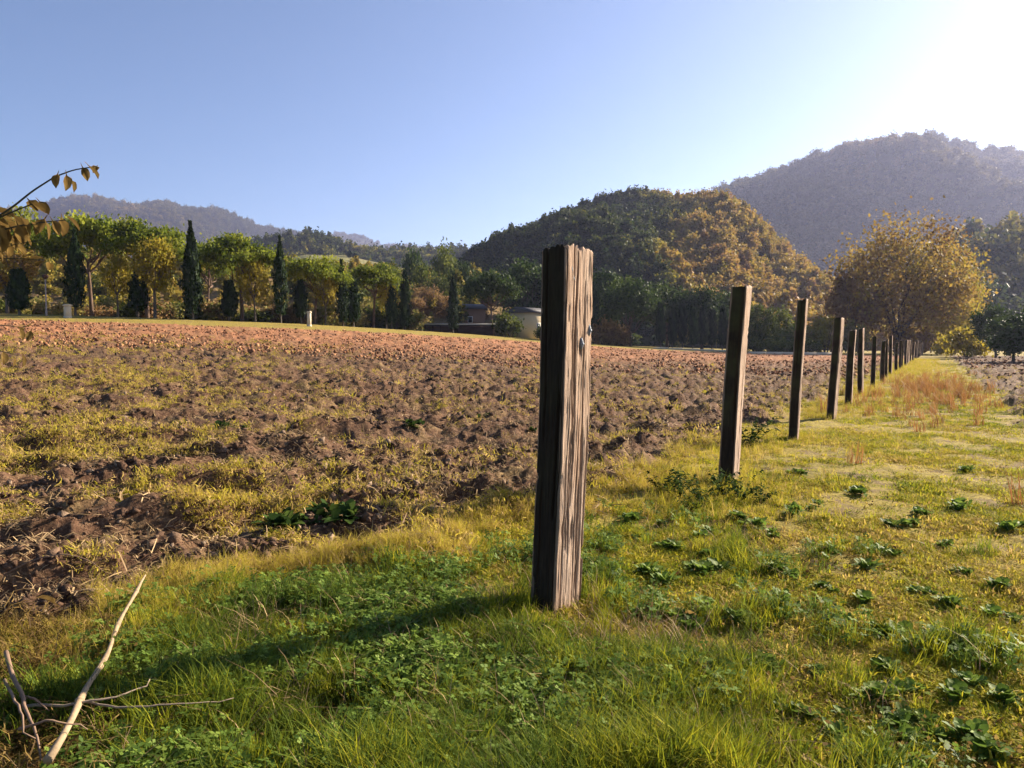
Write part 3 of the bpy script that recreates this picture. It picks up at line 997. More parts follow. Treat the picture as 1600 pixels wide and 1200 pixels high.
def house(name, label, px0, px1, top, Y, wall, roof, depth=5.0, wins=(), turn=0.0):
    x0, x1 = P(px0, Y), P(px1, Y); zb = float(H0((x0 + x1) / 2, Y)) - .5; zt = Z(top, Y)
    o = tree_thing(name, (0, 0, 0), label, 'house')
    if turn:
        cx_ = (x0 + x1) / 2; ca, sa = math.cos(turn), math.sin(turn)
        o.rotation_euler = (0, 0, turn); o.location = (cx_ - cx_ * ca + Y * sa, Y - cx_ * sa - Y * ca, 0)
    b = MB(); b.box(((x0 + x1) / 2, Y, (zb + zt) / 2), (x1 - x0, depth, zt - zb)); link('wall', b.mesh('wall', wall), o)
    b = MB()
    xa, xb, ya, yb, ym, rh = x0 - .35, x1 + .35, Y - depth / 2 - .35, Y + depth / 2 + .35, Y, .9
    v = [(xa, ya, zt + .003), (xb, ya, zt + .003), (xb, yb, zt + .003), (xa, yb, zt + .003), (xa, ym, zt + rh), (xb, ym, zt + rh)]
    b.add(v, [(0, 1, 5, 4), (2, 3, 4, 5), (0, 3, 2, 1)], [(0, 4, 3), (1, 2, 5)])
    link('roof', b.mesh('roof', roof), o)
    for wx, wz, ww, wh in wins:
        cx = x0 + (x1 - x0) * wx
        b = MB(); b.box((cx, Y - depth / 2 - .02, zb + wz), (ww + .16, .06, wh + .16)); f = link('window', b.mesh('window', M['white_trim']), o)
        b = MB(); b.box((cx, Y - depth / 2 - .055, zb + wz), (ww, .02, wh)); link('pane', b.mesh('pane', M['glass']), f)


house('cream_house', 'cream plastered house among bushes beside the cracked post', 796, 860, 490, 115, M['cream'], M['roof_dark'], 5, ((.3, 2.3, .7, 1.0), (.75, 2.3, .7, 1.0)), math.radians(52))
house('brown_house', 'small brown house with a dark window above the pavilion roof', 722, 758, 484, 119, M['brown_wall'], M['roof_dark'], 5, ((.4, 3.0, .6, .8),))


def pillar(px, top, bot, w, label, name='stone_pillar', dy=-5.0):
    Y = row_y(px) + dy; x = P(px, Y); z = float(H(x, Y)) - .1; zt = Z(top, Y)
    o = tree_thing(name, (x, Y, z), label, 'pillar')
    h = zt - z; ww = w / F_PX * Y
    b = MB(); b.box((0, 0, h / 2 - .04), (ww * .86, ww * .86, h - .08)); b.box((0, 0, .12), (ww * .98, ww * .98, .3)); link('shaft', b.mesh('shaft', M['stone_pale']), o)
    b = MB(); b.box((0, 0, h - .06), (ww * 1.1, ww * 1.1, .12)); b.box((0, 0, h + .02), (ww * .8, ww * .8, .06)); link('cap', b.mesh('cap', M['stone_pale']), o)


pillar(108, 476, 498, 9, 'short pale stone pillar at the field edge beside the broad cypress')
pillar(484, 487, 509, 6, 'narrow pale pillar at the field edge by the domed pine')


def lamp(px):
    Y = row_y(px) - 3; x = P(px, Y); z = float(H(x, Y)) - .1
    o = tree_thing('lamp_post', (x, Y, z), 'thin pale lamp pole beside the stout little cypress', 'lamp')
    h = Z(436, Y) - z
    b = MB(); b.tube([(0, 0, 0), (0, 0, .5), (0, 0, .52), (0, 0, h)], [.1, .1, .07, .055], 8); link('pole', b.mesh('pole', M['pole'], True), o)
    b = MB(); b.tube([(0, 0, h - .02), (0, 0, h + .1), (0, 0, h + .35), (0, 0, h + .42)], [.08, .22, .28, .05], 10); link('lantern', b.mesh('lantern', M['dark_wood'], True), o)


lamp(75)


def kerb(name, label, px0, px1, Y0, Y1, row0, row1, mat, th=.3):
    o = None
    a = np.array([P(px0, Y0), Y0]); c = np.array([P(px1, Y1), Y1])
    d = c - a; ln = float(np.hypot(*d)); rz = math.atan2(d[1], d[0])
    n = max(2, int(ln / 2.0))
    z0, z1 = float(H(*a)), float(H(*c))
    root = tree_thing(name, (0, 0, 0), label, 'kerb')
    bb = MB(); bb.box((0, 0, 0), (ln / n - .02, .35, th)); me = bb.mesh('kerb_stone', mat)
    for i in range(n):
        f = (i + .5) / n
        p = a + d * f
        link('kerb_stone', me, root, (p[0], p[1], z0 + (z1 - z0) * f + th * .3), (0, 0, rz))


kerb('white_kerb', 'pale kerb of long stones behind the second and third posts', 1170, 1300, 90, 92, 553, 556, M['stone_pale'], .4)
kerb('white_kerb', 'pale kerb line at the foot of the dark pine grove', 1020, 1140, 103, 101, 541, 545, M['stone_pale'], .3)
for i, px in enumerate((1186, 1206, 1226, 1246, 1266)):
    plant_tree('clipped_hedge_plant', shr[2], px, 97, 528 + (i % 2) * 3, 'low dark clipped plant in the hedge behind the white kerb', 'hedge', 'hedge behind the white kerb', 34, ('stem', 'foliage'), seed=16)


# ------------------------------------------------------------------ fence posts
def post_mesh(seed, w, d, h, nu, nv, mat, cracks=14):
    """weathered sleeper: closed timber with splits running along the grain, worn arrises and an uneven top"""
    r = np.random.default_rng(seed)
    per = 2 * (w + d)
    s = np.linspace(0, per, nu, endpoint=False)
    cr = .012
    xs, ys = [], []
    for u in s:
        if u < w: p = (-w / 2 + u, -d / 2)
        elif u < w + d: p = (w / 2, -d / 2 + u - w)
        elif u < 2 * w + d: p = (w / 2 - (u - w - d), d / 2)
        else: p = (-w / 2, d / 2 - (u - 2 * w - d))
        xs.append(p[0]); ys.append(p[1])
    xs = np.array(xs); ys = np.array(ys)
    # worn arrises
    ex = np.abs(xs) - (w / 2 - cr); ey = np.abs(ys) - (d / 2 - cr)
    m = (ex > 0) & (ey > 0)
    sc = cr / np.maximum(np.hypot(ex, ey), cr)
    xs = np.where(m, np.sign(xs) * (w / 2 - cr + ex * sc), xs); ys = np.where(m, np.sign(ys) * (d / 2 - cr + ey * sc), ys)
    nx = np.where(np.abs(xs) > w / 2 - .004, np.sign(xs), 0.0); ny = np.where(np.abs(ys) > d / 2 - .004, np.sign(ys), 0.0)
    nx = np.where(m, np.sign(xs) * .7, nx); ny = np.where(m, np.sign(ys) * .7, ny)
    v = np.linspace(-.35, 1, nv) * 1.0
    zz = np.where(v < 0, v, v * h)
    U, Zg = np.meshgrid(s, zz, indexing='xy')
    dep = .0035 * (fbm(U * 110, Zg * 5.0, seed, 4) - .5) * 2 + .012 * (fbm(U * 14, Zg * 3.5, seed + 3, 4) - .5)
    crk = np.zeros_like(U)
    for i in range(cracks):
        u0 = r.uniform(0, per); c0 = r.uniform(.1, 1) * h; ln = r.uniform(.25, .9) * h
        wid = r.uniform(.0022, .0065); dp = r.uniform(.008, .03)
        uc = u0 + .018 * (noise(Zg * 2.2, Zg * 0 + i, seed + 50) - .5) + .006 * (noise(Zg * 11, Zg * 0 + i, seed + 51) - .5)
        dd = np.abs(((U - uc + per / 2) % per) - per / 2)
        al = sstep(1, .75, np.abs(Zg - c0) / (ln * .5))
        g = np.exp(-(dd / wid) ** 2) * al
        dep = dep - dp * g
        crk = np.maximum(crk, g)
    for i in range(cracks * 2):          # short fine checks
        u0 = r.uniform(0, per); c0 = r.uniform(.02, 1) * h; ln = r.uniform(.05, .3) * h; wid = r.uniform(.001, .0025)
        uc = u0 + .01 * (noise(Zg * 6, Zg * 0 + i, seed + 52) - .5)
        dd = np.abs(((U - uc + per / 2) % per) - per / 2)
        g = np.exp(-(dd / wid) ** 2) * sstep(1, .6, np.abs(Zg - c0) / (ln * .5))
        dep = dep - r.uniform(.003, .009) * g
        crk = np.maximum(crk, g * .8)
    arr = (np.minimum(np.abs(np.abs(xs) - w / 2), .05) + np.minimum(np.abs(np.abs(ys) - d / 2), .05))[None, :]
    chip = sstep(.03, .0, arr) * sstep(.58, .75, fbm(U * 3, Zg * 7, seed + 60, 4))
    dep = dep - .02 * chip
    # knot holes and chipped spots
    for i in range(5):
        u0 = r.uniform(0, per); c0 = r.uniform(.1, .95) * h
        dd = np.abs(((U - u0 + per / 2) % per) - per / 2)
        g = np.exp(-(dd / .014) ** 2 - ((Zg - c0) / .05) ** 2)
        dep = dep - .014 * g; crk = np.maximum(crk, g * .8)
    X = xs[None, :] + nx[None, :] * dep
    Yy = ys[None, :] + ny[None, :] * dep
    top = (.08 if nu > 100 else .03) * (fbm(U * 26, U * 0, seed + 7, 4) - .6) + .02 * xs[None, :] / w - (.05 if nu > 100 else .015) * crk
    Zf = Zg + top * sstep(.8, 1, Zg / h)
    # gentle warp
    X = X + .012 * np.sin(Zg * 1.7 + seed); Yy = Yy + .01 * np.sin(Zg * 1.3 + seed * 2)
    V = np.stack([X.ravel(), Yy.ravel(), Zf.ravel()], 1)
    i, j = np.meshgrid(np.arange(nv - 1), np.arange(nu), indexing='ij')
    j2 = (j + 1) % nu
    Q = np.stack([i * nu + j, i * nu + j2, (i + 1) * nu + j2, (i + 1) * nu + j], -1).reshape(-1, 4)
    last = (nv - 1) * nu
    ringp = V[last:]
    c = ringp.mean(0)
    rings = [ringp]; extra = []; quads = []
    prev = np.arange(last, last + nu)
    n0 = len(V)
    VV = [V]
    for f in (.75, .45, .15):
        p = c + (ringp - c) * f
        p[:, 2] += .012 * (noise(p[:, 0] * 60, p[:, 1] * 60, seed + 9) - .6)
        idx = np.arange(n0, n0 + nu); n0 += nu
        VV.append(p)
        quads.append(np.stack([prev, np.roll(prev, -1), np.roll(idx, -1), idx], 1))
        prev = idx
    VV.append(c[None] - np.array([0, 0, .006])); ci = n0
    T = np.stack([prev, np.roll(prev, -1), np.full(nu, ci)], 1)
    V = np.concatenate(VV)
    ck = np.concatenate([crk.ravel(), np.zeros(len(V) - crk.size)])
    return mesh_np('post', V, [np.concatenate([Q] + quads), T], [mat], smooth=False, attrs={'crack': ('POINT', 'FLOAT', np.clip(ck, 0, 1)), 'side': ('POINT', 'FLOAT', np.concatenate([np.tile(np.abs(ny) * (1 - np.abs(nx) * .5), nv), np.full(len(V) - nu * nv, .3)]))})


PH = 1.885
FA = math.atan2(FDIR[0], FDIR[1])       # fence direction, clockwise from +Y


def set_post(name, me, loc, yaw, lean_x, lean_y, label, group, hs=1.0):
    o = link(name, me, None, loc, (lean_y, lean_x, yaw), (1, 1, hs))
    return tag(o, label, 'fence post', group)


pg = 'sleeper posts of the fence row'
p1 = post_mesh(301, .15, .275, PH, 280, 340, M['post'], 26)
base1 = (FP0[0] - .02, FP0[1], float(H0(*FP0)))
post1 = set_post('fence_post', p1, base1, -math.radians(36), math.radians(1.3), 0.0, 'thick cracked sleeper post at the head of the row, sunlit on one face', pg)
post1.data.polygons.foreach_set('use_smooth', np.ones(len(post1.data.polygons), bool))
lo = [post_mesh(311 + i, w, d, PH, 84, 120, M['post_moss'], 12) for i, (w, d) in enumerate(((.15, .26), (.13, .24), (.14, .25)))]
names = {1: 'leaning sleeper post, second in the row after the thick cracked one', 2: 'slim mossy sleeper post, third in the row', 3: 'dark mossy sleeper post, fourth in the row',
         4: 'sleeper post, fifth in the row, close beside the sixth', 5: 'sleeper post, sixth in the row, close beside the fifth'}
rp = random.Random(12)
spots = [(1141, 7.62, 3.0, 448), (1243, 11.1, 1.9, 468), (1302, 14.5, 2.2, 497)]
for i in range(1, 30):
    if i <= 3:
        px, Y, ln, top = spots[i - 1]
        x = P(px, Y)
    else:
        Y = 14.5 + (i - 3) * 3.56 + rp.uniform(-.2, .2)
        x = FP0[0] + (Y - 4.0) * FDIR[0] / FDIR[1] + rp.uniform(-.08, .08) - .15
        ln = rp.uniform(-2.0, 3.5); top = None
    z = float(H0(x, Y)) - .02
    hs = ((Z(top, Y) - z) / PH) if top else rp.uniform(.82, 1.02)
    me = lo[(i - 1) % 3]
    set_post('fence_post', me, (x, Y, z), -FA + rp.uniform(-.12, .12), math.radians(ln), math.radians(rp.uniform(-1, 1)),
             names.get(i, 'weathered sleeper post in the far stretch of the fence row'), pg, hs)

# fittings on the first post: a bent steel strap near its top and two wire insulators further down
b = MB()
b.tube([(.079, -.075, 1.90), (.083, -.07, 1.86), (.085, -.06, 1.82), (.084, -.045, 1.80), (.082, -.035, 1.84), (.079, -.027, 1.88)], [.005] * 6, 6)
b.box((.077, -.105, 1.86), (.006, .035, .11))
link('steel_strap', b.mesh('steel_strap', M['steel'], False), post1, (-.004, 0, -.08))
for zz, yy in ((1.47, .105), (1.40, .03)):
    b = MB()
    b.tube([(.066, yy, zz), (.088, yy, zz), (.1, yy, zz)], [.007, .007, .007], 8)
    b.tube([(.084, yy, zz - .03), (.086, yy, zz - .012), (.086, yy, zz + .012), (.084, yy, zz + .03)], [.006, .011, .011, .006], 10)
    link('wire_insulator', b.mesh('wire_insulator', M['steel'], True), post1)


# ------------------------------------------------------------------ ground cover
def blades(r, n, h0, h1, spread, width, lean=.5, seg=3):
    V, Q, T, tv = [], [], [], []
    base = 0
    for i in range(n):
        a = r.uniform(0, 6.28); rr = spread * math.sqrt(r.uniform(0, 1))
        p = np.array([math.cos(a) * rr, math.sin(a) * rr, -.01])
        h = r.uniform(h0, h1); ld = r.uniform(0, 6.28); lm = r.uniform(.1, 1) * lean * h
        w = width * r.uniform(.7, 1.3); sd = np.array([-math.sin(ld), math.cos(ld), 0])
        tt = r.uniform(0, 1)
        vs = []
        for s in range(seg + 1):
            f = s / seg
            c = p + np.array([math.cos(ld) * lm * f ** 1.8, math.sin(ld) * lm * f ** 1.8, h * (f - .25 * lean * f ** 2.2)])
            ww = w * (1 - f ** 1.5)
            if s < seg: vs += [c - sd * ww / 2, c + sd * ww / 2]
            else: vs += [c]
        V += vs; tv += [tt] * len(vs)
        for s in range(seg - 1):
            k = base + s * 2
            Q.append((k, k + 1, k + 3, k + 2))
        k = base + (seg - 1) * 2
        T.append((k, k + 1, k + 2))
        base += len(vs)
    return np.array(V), np.array(Q), np.array(T), np.array(tv)


r1 = np.random.default_rng(401)
tuft_long = [blades(r1, 26, .09, .22, .05, .0055, .9) for _ in range(3)]
tuft_short = [blades(r1, 30, .012, .045, .08, .0055, 1.6, 2) for _ in range(3)]
tuft_dry = [blades(r1, 22, .10, .30, .06, .004, .9) for _ in range(2)]


def seen_points(n, r, y0, y1, bias=1.0, pad=.06):
    """points spread over the ground in view, nearer ones denser"""
    u = r.uniform(0, 1, n)
    y = (y0 ** -bias + u * (y1 ** -bias - y0 ** -bias)) ** (-1 / bias) if bias else np.exp(np.log(y0) + u * np.log(y1 / y0))
    x = y * r.uniform(-(800 / F_PX + pad), 800 / F_PX + pad, n)
    return x, y


def put(name, protos, mats, x, y, scl, idx_n, tint, label, r, dz=0.0, tilt=.15):
    n = len(x)
    z = H(x, y) + dz
    rot = np.stack([r.normal(0, tilt, n), r.normal(0, tilt, n), r.uniform(0, 6.28, n)], 1)
    scatter(name, protos, mats, np.stack([x, y, z], 1), rot, scl, r.integers(0, idx_n, n), tint, label)


# lush grass: around the first post and across the foreground
r2 = np.random.default_rng(402)
x, y = seen_points(90000, r2, 1.9, 14, .9)
s, g, c = zones(x, y)
d = fence_off(x, y)
pat = fbm(x * 1.3, y * 1.3, 91, 4)
lush = sstep(5.3, 4.5, y + 3.4 * np.maximum(x - .3, 0) - .75 * np.minimum(x - .3, 0) + (pat - .5) * 3.0) * sstep(-1.95, -1.45, x + .45 * (y - 2.6) + (pat - .5) * .8)
lush = np.maximum(lush, .9 * np.exp(-((d - .25) / .55) ** 2) * sstep(9, 5, y) * sstep(.42, .55, pat))
lush = np.maximum(lush, .28 * sstep(.6, .7, fbm(x * 3.4, y * 3.4, 95, 3)) * (d > -.6) * sstep(8, 4, y))
gap = sstep(.34, .46, fbm(x * 3.6, y * 3.6, 96, 3))
ok = (r2.uniform(0, 1, len(x)) < lush * (1 - s) * (.15 + .85 * gap)) & (np.hypot(x - FP0[0], (y - FP0[1] + .12) * .8) > .2)
x, y = x[ok][:10500], y[ok][:10500]
t = np.clip(.1 + .9 * (fbm(x * 2.4, y * 2.4, 93, 3) - .38) + r2.normal(0, .16, len(x)), 0, 1)
put('lush_grass', tuft_long, [M['grass_mix']], x, y, r2.uniform(.35, 1.2, len(x)) * (.15 + 1.25 * fbm(x * 2.6, y * 2.6, 97, 3)) * (1 + .2 * sstep(3.5, 2, y)), 3, t, 'long green grass growing around the foot of the cracked post', r2)

# clover and dead blades among the long grass
def clover(r, n=12):
    V, Q, tv = [], [], []
    for i in range(n):
        a = r.uniform(0, 6.28); rr = .06 * math.sqrt(r.uniform(0, 1)); h = r.uniform(.025, .085)
        c = np.array([math.cos(a) * rr, math.sin(a) * rr, h]); tilt = r.normal(0, .35, 2); t = r.uniform(0, 1); rot = r.uniform(0, 6.28); l = r.uniform(.007, .014)
        for q in range(3):
            b_ = rot + q * 2.094
            d1 = np.array([math.cos(b_), math.sin(b_), tilt[0] * math.cos(b_) + tilt[1] * math.sin(b_)])
            d2 = np.array([-math.sin(b_), math.cos(b_), -tilt[0] * math.sin(b_) + tilt[1] * math.cos(b_)])
            k = len(V)
            V += [c, c + d1 * l * .7 - d2 * l * .55, c + d1 * l * 1.35, c + d1 * l * .7 + d2 * l * .55]; tv += [t] * 4
            Q.append((k, k + 1, k + 2, k + 3))
        k = len(V); w_ = np.array([.0012, 0, 0]); g_ = np.array([c[0] * .6, c[1] * .6, -.01])
        V += [g_ - w_, g_ + w_, c + w_, c - w_]; tv += [t] * 4; Q.append((k, k + 1, k + 2, k + 3))
    return np.array(V), np.array(Q), np.zeros((0, 3), int), np.array(tv)


lx, ly = x, y
pick = r2.uniform(0, 1, len(lx)) < .75 * sstep(.47, .58, fbm(lx * 1.7, ly * 1.7, 193, 3))
cx_, cy_ = lx[pick] + r2.normal(0, .05, pick.sum()), ly[pick] + r2.normal(0, .05, pick.sum())
put('clover_cover', [clover(r2) for _ in range(4)], [M['weed']], cx_, cy_, r2.uniform(.7, 1.5, len(cx_)), 4, np.zeros(len(cx_)), 'small leaved clover mixed into the long grass', r2)
pick = r2.uniform(0, 1, len(lx)) < .13
cx_, cy_ = lx[pick] + r2.normal(0, .05, pick.sum()), ly[pick] + r2.normal(0, .05, pick.sum())
put('dead_blades', [blades(r2, 7, .10, .26, .05, .0045, 1.3) for _ in range(3)], [M['straw']], cx_, cy_, r2.uniform(.5, 1.1, len(cx_)), 3, np.zeros(len(cx_)), 'pale dead grass blades among the green', r2)

# short dry turf of the verge
r3 = np.random.default_rng(403)
x, y = seen_points(150000, r3, 2.2, 60, .35)
s, g, c = zones(x, y)
ok = r3.uniform(0, 1, len(x)) < (1 - s) * (.08 + .92 * sstep(.44, .54, fbm(x * 1.9, y * 1.9, 98, 4))) * (y < edge_y(x, y) * .8)
x, y = x[ok][:42000], y[ok][:42000]
d = fence_off(x, y)
t = np.clip(.7 + 1.1 * (fbm(x * 1.1, y * 1.1, 99, 4) - .5) + r3.normal(0, .2, len(x)) - .10 * sstep(5, 12, y), 0, 1)
put('dry_turf', tuft_short, [M['grass_mix']], x, y, r3.uniform(.6, 1.4, len(x)) * (1 + y * .04), 3, t, 'short yellow green turf on the verge beside the fence', r3)

def litter(r, n=6):
    C = np.stack([r.normal(0, .06, n), r.normal(0, .06, n), r.uniform(.008, .03, n)], 1)
    V, Q = leaf_quads(C, .006, r, 1.2, .8)
    return V, Q, np.zeros((0, 3), int), np.repeat(r.uniform(0, 1, n), 4)


x, y = seen_points(40000, r3, 2.3, 14, .8)
s, g, c = zones(x, y)
ok = r3.uniform(0, 1, len(x)) < (1 - s) * sstep(.40, .6, fbm(x * 1.2, y * 1.2, 199, 3)) * .6
x, y = x[ok][::3][:3200], y[ok][::3][:3200]
put('leaf_litter', [litter(r3) for _ in range(4)], [M['dry_leaf']], x, y, r3.uniform(.6, 1.6, len(x)), 4, np.zeros(len(x)), 'crumbled brown leaf litter on the dry turf', r3)

# tall dry grass at the posts' feet and the field edge
r4 = np.random.default_rng(404)
k = 5200
tt_ = r4.uniform(0, 1, k) ** 1.3 * 75 + 2.2
off = r4.normal(-.35, .55, k)
x = FP0[0] + FDIR[0] * tt_ + FDIR[1] * off; y = FP0[1] + FDIR[1] * tt_ - FDIR[0] * off
far = sstep(12, 25, y)
x = x + far * r4.normal(.9, 1.0, k)
pat = fbm(x * .8, y * .8, 111, 3)
ok = (pat > .42) & (np.abs(fence_off(x, y)) > .0)
x, y = x[ok], y[ok]
put('tall_dry_grass', tuft_dry, [M['grass_mix']], x, y, r4.uniform(.35, .9, len(x)) * (1 + .5 * sstep(10, 30, y)), 2, np.clip(r4.normal(.85, .12, len(x)), 0, 1), 'tall dry straw coloured grass along the fence line', r4)
# band of dry grass where the turf meets the ploughed soil
x, y = seen_points(60000, r4, 3.0, 12, .6)
s, g, c = zones(x, y)
ok = (s > .1) & (s < .9) & (fence_off(x, y) < 0)
x, y = x[ok][:4500], y[ok][:4500]
put('edge_straw', tuft_dry, [M['grass_mix']], x, y, r4.uniform(.25, .7, len(x)), 2, np.clip(r4.normal(.95, .1, len(x)), 0, 1), 'dead yellow grass at the edge of the ploughed soil', r4, tilt=.5)

# orange dry weeds beyond the posts
r5 = np.random.default_rng(405)
ta = r5.normal(23, 6.0, 260); oa = r5.normal(1.5, .75, 260)
x = FP0[0] + FDIR[0] * ta + FDIR[1] * oa; y = FP0[1] + FDIR[1] * ta - FDIR[0] * oa
rust = [blades(r5, 26, .2, .55, .12, .012, .7) for _ in range(2)]
M['rust'] = foliage('rust_weeds', [(.25, .11, .04), (.35, .17, .06), (.3, .2, .07)], .35)
put('rusty_weeds', rust, [M['rust']], x, y, r5.uniform(.5, 1.1, 260), 2, np.zeros(260), 'patch of rust orange dead weeds on the verge', r5)


# clods and straw lying on the ploughed field
def clod(r):
    import bmesh
    bm = bmesh.new()
    bmesh.ops.create_icosphere(bm, subdivisions=1, radius=1)
    V = np.array([v.co[:] for v in bm.verts]); T = np.array([[v.index for v in f.verts] for f in bm.faces])
    bm.free()
    dsp = 1 + .42 * (r.uniform(-1, 1, len(V))) + .3 * np.sin(V @ r.normal(size=3) * 2.5)
    V = V * dsp[:, None] * np.array([1, .75, .55])
    return V, np.zeros((0, 4), int), T, np.zeros(len(V))


M['clod'], N_, L_ = new_mat('soil_clods')
oi_ = nd(N_, 'ShaderNodeObjectInfo'); gp_ = nd(N_, 'ShaderNodeNewGeometry')
cn_ = tex_noise(N_, L_, gp_.outputs['Position'], 30, 4, .7)
cc_ = ramp(N_, L_, oi_.outputs['Random'], [(.0, (.05, .028, .018)), (.5, (.115, .066, .04)), (.85, (.22, .142, .088)), (1.0, (.42, .32, .22))])
finish(N_, L_, mixc(N_, L_, cn_, cc_, (.09, .055, .036)), .95, cn_, .8, .02, .1)
r6 = np.random.default_rng(406)
x, y = seen_points(120000, r6, 3.0, 34, .4)
s, g, c = zones(x, y)
ok = r6.uniform(0, 1, len(x)) < s * sstep(.3, .55, fbm(x * .8, y * .8, 121, 4))
x, y = x[ok][:30000], y[ok][:30000]
n = len(x)
put('soil_clods', [clod(r6) for _ in range(5)], [M['clod']], x, y, (.006 + .04 * r6.uniform(0, 1, n) ** 4) * (1 + y * .03), 5, np.zeros(n), 'broken brown clods on the ploughed field', r6, 0.0, .6)


M['clay_clod'], N_, L_ = new_mat('clay_clods')
oi_ = nd(N_, 'ShaderNodeObjectInfo')
cc_ = ramp(N_, L_, oi_.outputs['Random'], [(.0, (.12, .055, .03)), (.5, (.26, .12, .06)), (1.0, (.38, .22, .115))])
finish(N_, L_, cc_, .95, None, spec=.1)
x, y = seen_points(90000, r6, 32, 92, .3)
s, g, c = zones(x, y)
ok = r6.uniform(0, 1, len(x)) < s * sstep(.3, .55, fbm(x * .35, y * .35, 127, 4))
x, y = x[ok][:24000], y[ok][:24000]
n = len(x)
put('clay_clods', [clod(r6) for _ in range(4)], [M['clay_clod']], x, y, (.03 + .10 * r6.uniform(0, 1, n) ** 2.5), 4, np.zeros(n), 'reddish clods on the far part of the ploughed field', r6, 0.0, .6)
x, y = seen_points(70000, r6, 3.3, 45, .5)
s, g, c = zones(x, y)
px_ = col_of(x, y)
ok = r6.uniform(0, 1, len(x)) < s * np.maximum(sstep(700, 200, px_ + 500 * (fbm(x * .4, y * .4, 141, 3) - .5)), np.maximum(.22, .8 * sstep(7.5, 5, y))) * sstep(.44, .6, fbm(x * 1.0, y * 1.0, 143, 4))
x, y = x[ok][:11000], y[ok][:11000]
put('dry_stubble', tuft_short, [M['grass_mix']], x, y, r6.uniform(.6, 1.6, len(x)) * (1 + y * .04), 3, np.clip(r6.normal(.96, .1, len(x)), 0, 1), 'dry yellow stubble scattered over the ploughed field', r6, .01, .4)


def straw_bit(r, n=9):
    V, Q, T, tv = [], [], [], []
    for i in range(n):
        a = r.uniform(0, 6.28); l = r.uniform(.05, .16); w = r.uniform(.002, .005)
        p = np.array([r.normal(0, .08), r.normal(0, .08), r.uniform(0, .05)])
        dv = np.array([math.cos(a), math.sin(a), r.normal(.05, .3)]); sd = np.array([-math.sin(a), math.cos(a), .3]) * w
        k = len(V)
        m = p + dv * l * .5 + np.array([0, 0, r.uniform(0, .03)])
        V += [p - sd, p + sd, m - sd, m + sd, p + dv * l - sd * .6, p + dv * l + sd * .6]
        Q += [(k, k + 1, k + 3, k + 2), (k + 2, k + 3, k + 5, k + 4)]
        tv += [r.uniform(0, 1)] * 6
    return np.array(V), np.array(Q), np.zeros((0, 3), int), np.array(tv)


x, y = seen_points(80000, r6, 2.6, 32, .35)
s, g, c = zones(x, y)
ok = r6.uniform(0, 1, len(x)) < s * (fence_off(x, y) < .5) * (.3 + .7 * sstep(.42, .6, fbm(x * .6, y * .6, 131, 4)))
x, y = x[ok][:6500], y[ok][:6500]
put('straw_litter', [straw_bit(r6) for _ in range(4)], [M['straw']], x, y, r6.uniform(.35, .85, len(x)) * (1 + y * .02), 4, np.zeros(len(x)), 'dry straw strewn over the ploughed soil', r6, .01, .3)


# ------------------------------------------------------------------ weeds one can count
def rosette(seed, n=16, l0=.06, l1=.14, mat='weed', stand=.5):
    r = np.random.default_rng(seed)
    V, Q, tv = [], [], []
    for i in range(n):
        a = r.uniform(0, 6.28); l = r.uniform(l0, l1); w = l * r.uniform(.16, .28); el = r.uniform(.1, 1) * stand
        dirv = np.array([math.cos(a), math.sin(a), 0]); sd = np.array([-math.sin(a), math.cos(a), 0])
        k = len(V); t = r.uniform(0, 1)
        off = np.array([r.normal(0, .03), r.normal(0, .03), 0])
        for f, ww in ((0, .15), (.3, .8), (.65, 1.0), (1.0, .2)):
            c = off + dirv * l * f * math.cos(el) + np.array([0, 0, .005 + l * (f * math.sin(el * 1.3) - .35 * f * f)])
            curl = np.array([0, 0, .25 * w * ww])
            V += [c - sd * w * ww + curl, c, c + sd * w * ww + curl]; tv += [t] * 3
        for s in range(3):
            b0 = k + s * 3
            Q += [(b0, b0 + 1, b0 + 4, b0 + 3), (b0 + 1, b0 + 2, b0 + 5, b0 + 4)]
    return mesh_np('leaves', np.array(V), [np.array(Q)], [M[mat]], smooth=True, attrs={'tint': ('POINT', 'FLOAT', np.array(tv))})


ros = [rosette(501 + i, 64, .035, .13, 'weed', 1.2) for i in range(4)]
rw = random.Random(9)
wspots = [(1250, 905), (1290, 925), (1330, 940), (1390, 1015), (1440, 930), (1370, 900), (1490, 860), (1500, 905), (1530, 965), (1150, 900), (1110, 840), (1180, 830), (1225, 840), (1130, 870), (1200, 980),
          (1260, 985), (1165, 1060), (1200, 1045), (1100, 1060), (1390, 1080), (1420, 1090), (1350, 1120), (1500, 1090), (1540, 1100), (1480, 1140), (1330, 775), (1420, 820), (1310, 870), (1480, 945), (1400, 1130),
          (1040, 860), (1080, 900), (1020, 910), (960, 800), (1000, 820), (1050, 980), (1120, 960), (1220, 1130), (1280, 1060), (1560, 1030), (1580, 920), (1450, 1000), (1060, 1110), (1140, 1150)]
for _ in range(46):
    wspots.append((rw.randint(1000, 1600), int(700 + 480 * rw.random() ** .8)))
for px, py in wspots:
    if px < 1240 and py < 800: continue
    Y = CAM_H * F_PX / (py - HORIZON)
    for q in range(rw.choice((1, 2, 2))):
        xx = P(px, Y) + rw.uniform(-.1, .1); yy = Y + rw.uniform(-.1, .1)
        o = link('broadleaf_weed', rw.choice(ros), None, (xx, yy, float(H(xx, yy)) + .012), (0, 0, rw.uniform(0, 6.28)), rw.uniform(.38, .7) * (1 + .08 * (Y - 3)))
        tag(o, 'low green leafy weed rosette on the dry turf', 'weed', 'green weed rosettes on the verge')
dros = [rosette(521 + i, 46, .05, .14, 'weed_dark', 1.5) for i in range(3)]
